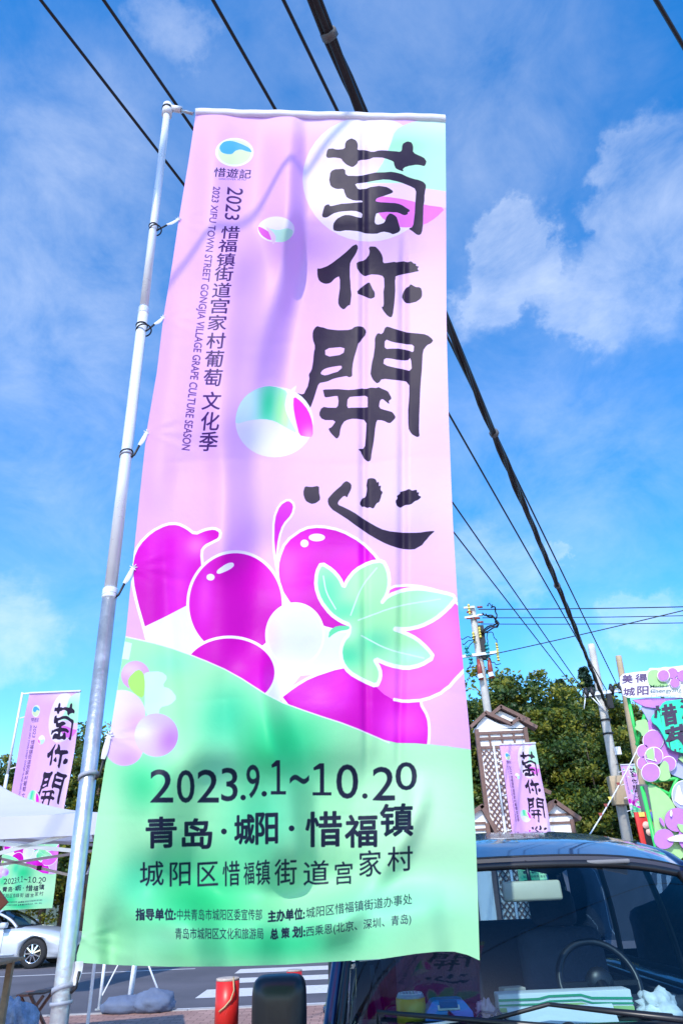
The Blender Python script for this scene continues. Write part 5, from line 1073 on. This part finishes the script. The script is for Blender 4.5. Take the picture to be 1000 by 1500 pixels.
def mirror(t, P, s_, w, hgt, m, dep=.12):
    c = Vector(P); mb = MB(); bm = []
    rows = []
    for k, (dy, sc) in enumerate(((-dep * .5, .35), (-dep * .47, .72), (-dep * .3, .93), (0, 1.0), (dep * .4, 1.0), (dep * .5, .96))):
        row = []
        for a in np.linspace(0, 2 * math.pi, 33)[:-1]:
            ca, sa = math.cos(a), math.sin(a); e = .38; x = math.copysign(abs(ca) ** e, ca) * w / 2 * sc; z = math.copysign(abs(sa) ** e, sa) * hgt / 2 * sc; row.append(c + Vector((x, dy, z)))
        rows.append(row)
    mb.grid(rows, True, close=True); mb.f.append(tuple(range(32))); mb.sm.append(True); mb.mi.append(0)
    o = mb.build('door_mirror', m, t); g = MB(); e = .38
    g.add([c + Vector((math.copysign(abs(math.cos(a)) ** e, math.cos(a)) * w * .45, dep * .48, math.copysign(abs(math.sin(a)) ** e, math.sin(a)) * hgt * .45)) for a in np.linspace(0, 2 * math.pi, 33)[:-1]], [tuple(range(32))]).build('mirror_glass', CHR, o)
    MB().tube([c + Vector((-s_ * w * .35, .02, -hgt * .35)), c + Vector((-s_ * w * .85, .08, -hgt * .55))], .022, 8).build('mirror_arm', TRIM, o); return o
# dark blue car with the windscreen, facing the camera; built in its own frame (front = -Y) with ground at z = 0
XC = .80; Y0 = 2.33
D = dict(w=1.02, g=0, wr=.33, wheels=(.75, 3.3), floor=.45, hl=(.16, .1, .14), st=[(0, .86, .36, .72, .81), (.07, .93, .3, .80, .89), (.3, .985, .28, .85, .94), (.7, 1.01, .27, .88, .965), (1.05, 1.02, .27, .91, .98), (1.6, 1.02, .26, .93, .98), (2.6, 1.02, .26, .94, .98), (3.5, 1.02, .28, .95, .98), (4.1, .99, .32, .94, .98), (4.22, .93, .4, .88, .94)],
         gh=dict(cowl=(.95, .975, .93), top=(1.45, 1.585, .85), rtop=(3.95, 1.62, .8), rbase=(4.15, 1.0, .82), wmid=.90, crown=.17, drop=.06, bow=.1, cbow=.14, pil=.03, belt=.95, splits=(.06, .33, .66, .97)))
suv, wsp, sidep, roofpt = vehicle('dark_blue_car', 'dark navy boxy car facing the camera with cluttered dashboard behind the windscreen', 'car', 'parked cars', None, 0, D, NAVY)
def inner(nm, mb, m, par=None): return mb.build(nm, m, par or suv)
# hood wipers, interior
wp = MB(); 
for (x0, y0) in ((-.12, .0), (.42, .0)):
    a = Vector((x0 + .1, .90, .985)); b = wsp((x0 - .48) / .745, .10) + Vector((0, -.03, .02)); MB().tube([a, a + Vector((-.08, .0, .012)), b], [.016, .012, .007], 8).ball(a, (.035, .03, .025)).build('wiper_arm', TRIM, suv)
    MB().tube([wsp((x0 - .72) / .745 if x0 - .72 > -.7 else -.8, .03) + Vector((0, -.02, .012)), b, wsp((x0 - .1) / .745, .055) + Vector((0, -.045, .0))], .008, 6).build('wiper_blade', BLK, suv)
MB().grid([[Vector((.82 * u, .97 + .14 * u * u + .5 * v, .955 - .06 * (1 - v) * 0 + .035 * math.sin(v * 3.1) - .02 * u * u)) for u in np.linspace(-1, 1, 13)] for v in np.linspace(0, 1, 8)], True).build('dashboard_top', DGREY, suv)
MB().box((0, 1.50, .85), (1.4, .08, .3), bev=.03).build('dashboard_face', DGREY, suv)
wheel_c = Vector((.36, 1.72, 1.03)); rotw = Matrix.Rotation(R(62), 3, 'X'); rows = []
for k in range(36):
    a = 2 * math.pi * k / 36; c = Vector((math.cos(a), math.sin(a), 0)) * .19; rows.append([wheel_c + rotw @ (c + (Vector((math.cos(a), math.sin(a), 0)) * math.cos(b) + Vector((0, 0, 1)) * math.sin(b)) * .017) for b in np.linspace(0, 2 * math.pi, 9)[:-1]])
rows.append(rows[0]); sw = MB().grid(rows, True, close=True).ball(wheel_c, (.07, .04, .07), 14, 8)
for a in (0, math.pi, -math.pi / 2): sw.bar(wheel_c, wheel_c + rotw @ (Vector((math.cos(a), math.sin(a), 0)) * .185), .03, .02)
sw.build('steering_wheel', TRIM, suv); MB().tube([wheel_c, wheel_c + Vector((0, -.25, -.12))], .035, 12).build('steering_column', TRIM, suv)
MB().box((.36, 1.66, .93), (.5, .05, .12), bev=.02).build('instrument_hood', DGREY, suv)
GC = mat('green_plastic', (.02, .35, .16), .4, var=.1)
for sx in (-.36, .36):
    s = thing_seat = MB(); s.box((sx, 2.05, .62), (.5, .5, .16), bev=.05).build('seat_cushion', SEAT, suv)
    MB().box((sx, 2.33, .93), (.48, .14, .62), Matrix.Rotation(R(-12), 3, 'X'), bev=.055).build('seat_back', SEAT, suv)
    MB().box((sx, 2.42, 1.33), (.27, .1, .19), Matrix.Rotation(R(-8), 3, 'X'), bev=.045).build('headrest', SEAT, suv)
MB().box((0, 3.35, .66), (1.3, .5, .16), bev=.05).build('rear_bench', SEAT, suv); MB().box((0, 3.62, .95), (1.3, .14, .55), bev=.05).build('rear_backrest', SEAT, suv)
for s_ in (-1, 1): MB().box((s_ * .72, 2.4, .72), (.03, 2.6, .5)).build('door_card', INT, suv)
MB().box((0, 2.5, .46), (1.48, 3.0, .03)).build('floor_mat', INT, suv)
rm = MB().box((.03, 1.41, 1.44), (.28, .03, .085), Matrix.Rotation(R(-8), 3, 'X'), bev=.012).build('rear_view_mirror', mat('mirror_back', (.8, .72, .5), .4, var=.04), suv); MB().tube([(.03, 1.42, 1.46), (.03, 1.46, 1.57)], .01, 8).build('mirror_stem', TRIM, rm)
for s_ in (-1, 1): MB().box((s_ * .33, 1.53, 1.55), (.42, .16, .02), bev=.008).build('sun_visor', mat('visor_grey', (.2, .2, .21), .8), suv)
MB().tube([roofpt(u, 0, .004) + Vector((0, .01, .0)) for u in np.linspace(-.99, .99, 21)], .006, 8).build('header_trim', TRIM, suv)
mirror(suv, (-1.13, .98, 1.065), -1, .215, .25, TRIM); mirror(suv, (1.10, .98, 1.09), 1, .19, .26, TRIM)
MB().box((0, .02, .48), (.44, .02, .14)).build('number_plate_holder', mat('plate_blue', (.02, .06, .3), .4), suv)
suv.location = (XC, Y0, 0); ORG[suv.name] = Vector((0, 0, 0))
# objects lying on the dashboard
def dash(px, py, Yl): return at(px, py, Y0 + Yl)
DZ = .985
def put(px, Yl): v = at(px, 1480, Y0 + Yl); return v.x
YLW = mat('yellow_plastic', (.62, .5, .04), .4, var=.08); BLU = mat('blue_plastic', (.03, .25, .75), .35, var=.08); PPR = mat('white_paper', (.8, .82, .82), .7, var=.04); GRN = mat('green_print', (.02, .36, .16), .6, var=.06); LGR = mat('lime_print', (.42, .66, .2), .6, var=.06)
x = put(602, 1.2); Yt = Y0 + 1.2; t = thing('yellow_tin', 'round yellow tin with pale blue woven lid on the dashboard', 'tin', (x, Yt, DZ)); MB().tube([(x, Yt, DZ), (x, Yt, DZ + .085)], .062, 28).build('can', YLW, t)
lid = mat('pale_blue_weave', (.25, .5, .6), .6, var=.2); MB().tube([(x, Yt, DZ + .085), (x, Yt, DZ + .098)], [.06, .054], 28).build('lid', lid, t)
wv = MB()
for k in range(-3, 4): hw = math.sqrt(max(0, .05 ** 2 - (k * .014) ** 2)); wv.bar((x - hw, Yt + k * .014, DZ + .1), (x + hw, Yt + k * .014, DZ + .1), .004).bar((x + k * .014, Yt - hw, DZ + .1), (x + k * .014, Yt + hw, DZ + .1), .004)
wv.build('weave', mat('weave_light', (.5, .7, .75), .6), t)
x = put(655, 1.18); Yt = Y0 + 1.18; t = thing('tissue_box', 'bright blue tissue pack with a white framed window on the dashboard', 'tissue box', (x, Yt, DZ))
rows = [[Vector((x + a * sx, Yt + b * sy, DZ + z)) for a, b in ((-1, -1), (1, -1), (1, 1), (-1, 1))] for z, sx, sy in ((0, .1, .075), (.04, .095, .07), (.075, .065, .05), (.08, .05, .04))]
mb = MB(); mb.grid(rows, False, close=True); mb.f.append((12, 13, 14, 15)); mb.sm.append(False); mb.mi.append(0); mb.build('pack', BLU, t)
MB().box((x, Yt - .055, DZ + .062), (.09, .045, .004), Matrix.Rotation(R(38), 3, 'X')).build('white_frame', PPR, t); MB().box((x, Yt - .058, DZ + .066), (.074, .034, .004), Matrix.Rotation(R(38), 3, 'X')).build('opening', mat('deep_blue', (.02, .1, .4), .4), t)
def crumple(px, Yl, r, seed, label, m, nm='tissue', cat='tissue'):
    X = put(px, Yl); lump((X, Y0 + Yl, DZ), r, seed, m, label, nm, cat, 26, .35)
crumple(712, 1.15, (.035, .03, .045), 21, 'crumpled pinkish tissue beside the blue tissue pack', mat('pink_tissue', (.7, .5, .62), .8, var=.1, trans=.2))
crumple(962, 1.12, (.085, .07, .055), 25, 'large crumpled sheet of white paper at the right of the dashboard', PPR, 'crumpled_paper', 'paper')
# boxes and papers leaning on the glass
def leaf_on_dash(pxs, Yl, z0, z1, lean, m, nm, label, cat, th=.006):
    xa, xb = put(pxs[0], Yl), put(pxs[1], Yl); t = thing(nm, label, cat, ((xa + xb) / 2, Y0 + Yl, z0)); P = [Vector((xa, Y0 + Yl, z0)), Vector((xb, Y0 + Yl, z0)), Vector((xb, Y0 + Yl + lean, z1)), Vector((xa, Y0 + Yl + lean, z1))]
    MB().prism(P, (0, th, 0)).build('sheet', m, t); return t, xa, xb
t, xa, xb = leaf_on_dash((745, 903), 1.02, DZ + .0, DZ + .052, .05, mat('pale_blue_paper', (.72, .8, .86), .7, var=.03), 'white_card', 'blank pale blue white card lying in front of the green striped box', 'card')
xa, xb = put(732, 1.12), put(930, 1.12); Yt = Y0 + 1.12; t = thing('striped_box', 'white flat box printed with green zigzag stripes on the dashboard', 'box', ((xa + xb) / 2, Yt, DZ))
MB().box(((xa + xb) / 2, Yt + .06, DZ + .045), (xb - xa, .1, .09), bev=.004).build('carton', PPR, t)
xx = [xa + (xb - xa) * f for f in (0, .3, .38, .62, .7, 1)]
for z0, m_, th in ((.066, GRN, .008), (.05, GRN, .006), (.03, LGR, .014), (.012, GRN, .009)):
    zz = [z0, z0, z0 + .008, z0 + .008, z0 - .004, z0 - .010]
    for k in range(5): MB().prism([(xx[k], Yt + .008, DZ + zz[k]), (xx[k + 1], Yt + .008, DZ + zz[k + 1]), (xx[k + 1], Yt + .008, DZ + zz[k + 1] + th), (xx[k], Yt + .008, DZ + zz[k] + th)], (0, -.0015, 0)).build('stripe', m_, t)
x = put(642, 1.0); t = thing('dark_tray', 'dark flat tray with a pale rim at the front of the dashboard', 'tray', (x, Y0 + 1.02, DZ)); MB().box((x, Y0 + 1.05, DZ + .008), (.26, .1, .016), bev=.004).build('tray', INT, t); MB().box((x - .0, Y0 + 1.0, DZ + .022), (.25, .012, .008), Matrix.Rotation(R(-5), 3, 'Y')).build('pale_rim', PPR, t)
xs_ = [put(p_, 1.06) for p_ in (655, 670, 700, 740, 700, 668)]; o = MB().tube([Vector((a, Y0 + 1.06 + .03 * math.sin(k * 2), DZ + .012 + .035 * math.sin(k * 1.1 + .4))) for k, a in enumerate([xs_[0] + (xs_[3] - xs_[0]) * (.5 - .5 * math.cos(q * .35)) for q in range(24)])], .005, 6).build('coiled_cable', mat('blue_cable', (.01, .04, .14), .4)); tag(o, 'dark blue loop of cable in front of the blue tissue pack', 'cable')
x = put(770, 1.05); o = MB().box((x, Y0 + 1.3, DZ + .05), (.1, .07, .09), Matrix.Rotation(R(12), 3, 'Z'), bev=.004).build('paper_stack', mat('buff_card', (.5, .42, .33), .7)); tag(o, 'small buff card box behind the striped box', 'box')
# silver sedan on the road
Dg = dict(w=.88, g=0, wr=.335, wheels=(.92, 3.55), floor=.4, hl=(.26, .12, .12), st=[(0, .55, .28, .52, .6), (.06, .7, .24, .6, .68), (.22, .8, .2, .66, .76), (.6, .865, .19, .75, .85), (1.0, .88, .19, .83, .91), (1.35, .88, .19, .87, .95), (2.2, .88, .19, .9, .94), (3.2, .88, .19, .92, .96), (3.9, .87, .2, .94, 1.0), (4.4, .8, .26, .92, 1.0), (4.55, .7, .34, .84, .94)],
          gh=dict(cowl=(1.25, .95, .73), top=(2.0, 1.38, .57), rtop=(3.1, 1.37, .55), rbase=(3.85, 1.0, .68), wmid=.6, crown=.05, drop=.07, bow=.08, cbow=.22, pil=.032, belt=.93, splits=(.1, .42, .72, .95)))
sed, wsp2, sidep2, roofpt2 = vehicle('silver_sedan', 'silver sedan driving past behind the canopy tent and the flagpole', 'car', 'cars', None, 0, Dg, SILV)
for sx in (-.36, .36):
    MB().box((sx, 2.35, .8), (.46, .14, .6), Matrix.Rotation(R(-14), 3, 'X'), bev=.05).build('seat_back', SEAT, sed); MB().box((sx, 2.46, 1.17), (.26, .1, .18), bev=.04).build('headrest', mat('tan_headrest', (.4, .22, .1), .8), sed)
MB().box((0, 1.6, .82), (1.3, .5, .16), bev=.05).build('dashboard_top', DGREY, sed)
mirror(sed, (-.98, 1.72, 1.0), -1, .2, .14, SILV, .16); mirror(sed, (.98, 1.72, 1.0), 1, .2, .14, SILV, .16)
for s_ in (-1, 1): MB().tube([(s_ * .885, y, .33) for y in (1.4, 2.2, 3.1)], .018, 8).build('sill_trim', SILV, sed)
wc = atz(46, 1419, GZ); sed.rotation_euler.z = R(90); sed.location = (wc.x + .92, wc.y + .78, GZ); print('sedan', wc)
bpy.data.objects.remove(_to)
print('mirror px', proj((XC - 1.1, Y0 + .98, 1.09)), 'cowl', proj((XC, Y0 + .95, 1.02)), 'top', proj((XC, Y0 + 1.42, 1.565)), proj((XC - .65, Y0 + 1.52, 1.5)), proj((XC + .65, Y0 + 1.52, 1.5)), 'cowl corners', proj((XC - .745, Y0 + 1.09, 1.0)), proj((XC + .745, Y0 + 1.09, 1.0)))
#, proj((xr, 8.6, 2.42)), proj((xr - 1.5, 10.1, 3.45)), proj((xr, 11.6, 2.42)), proj((xr - 3, 8.6, 2.42)))
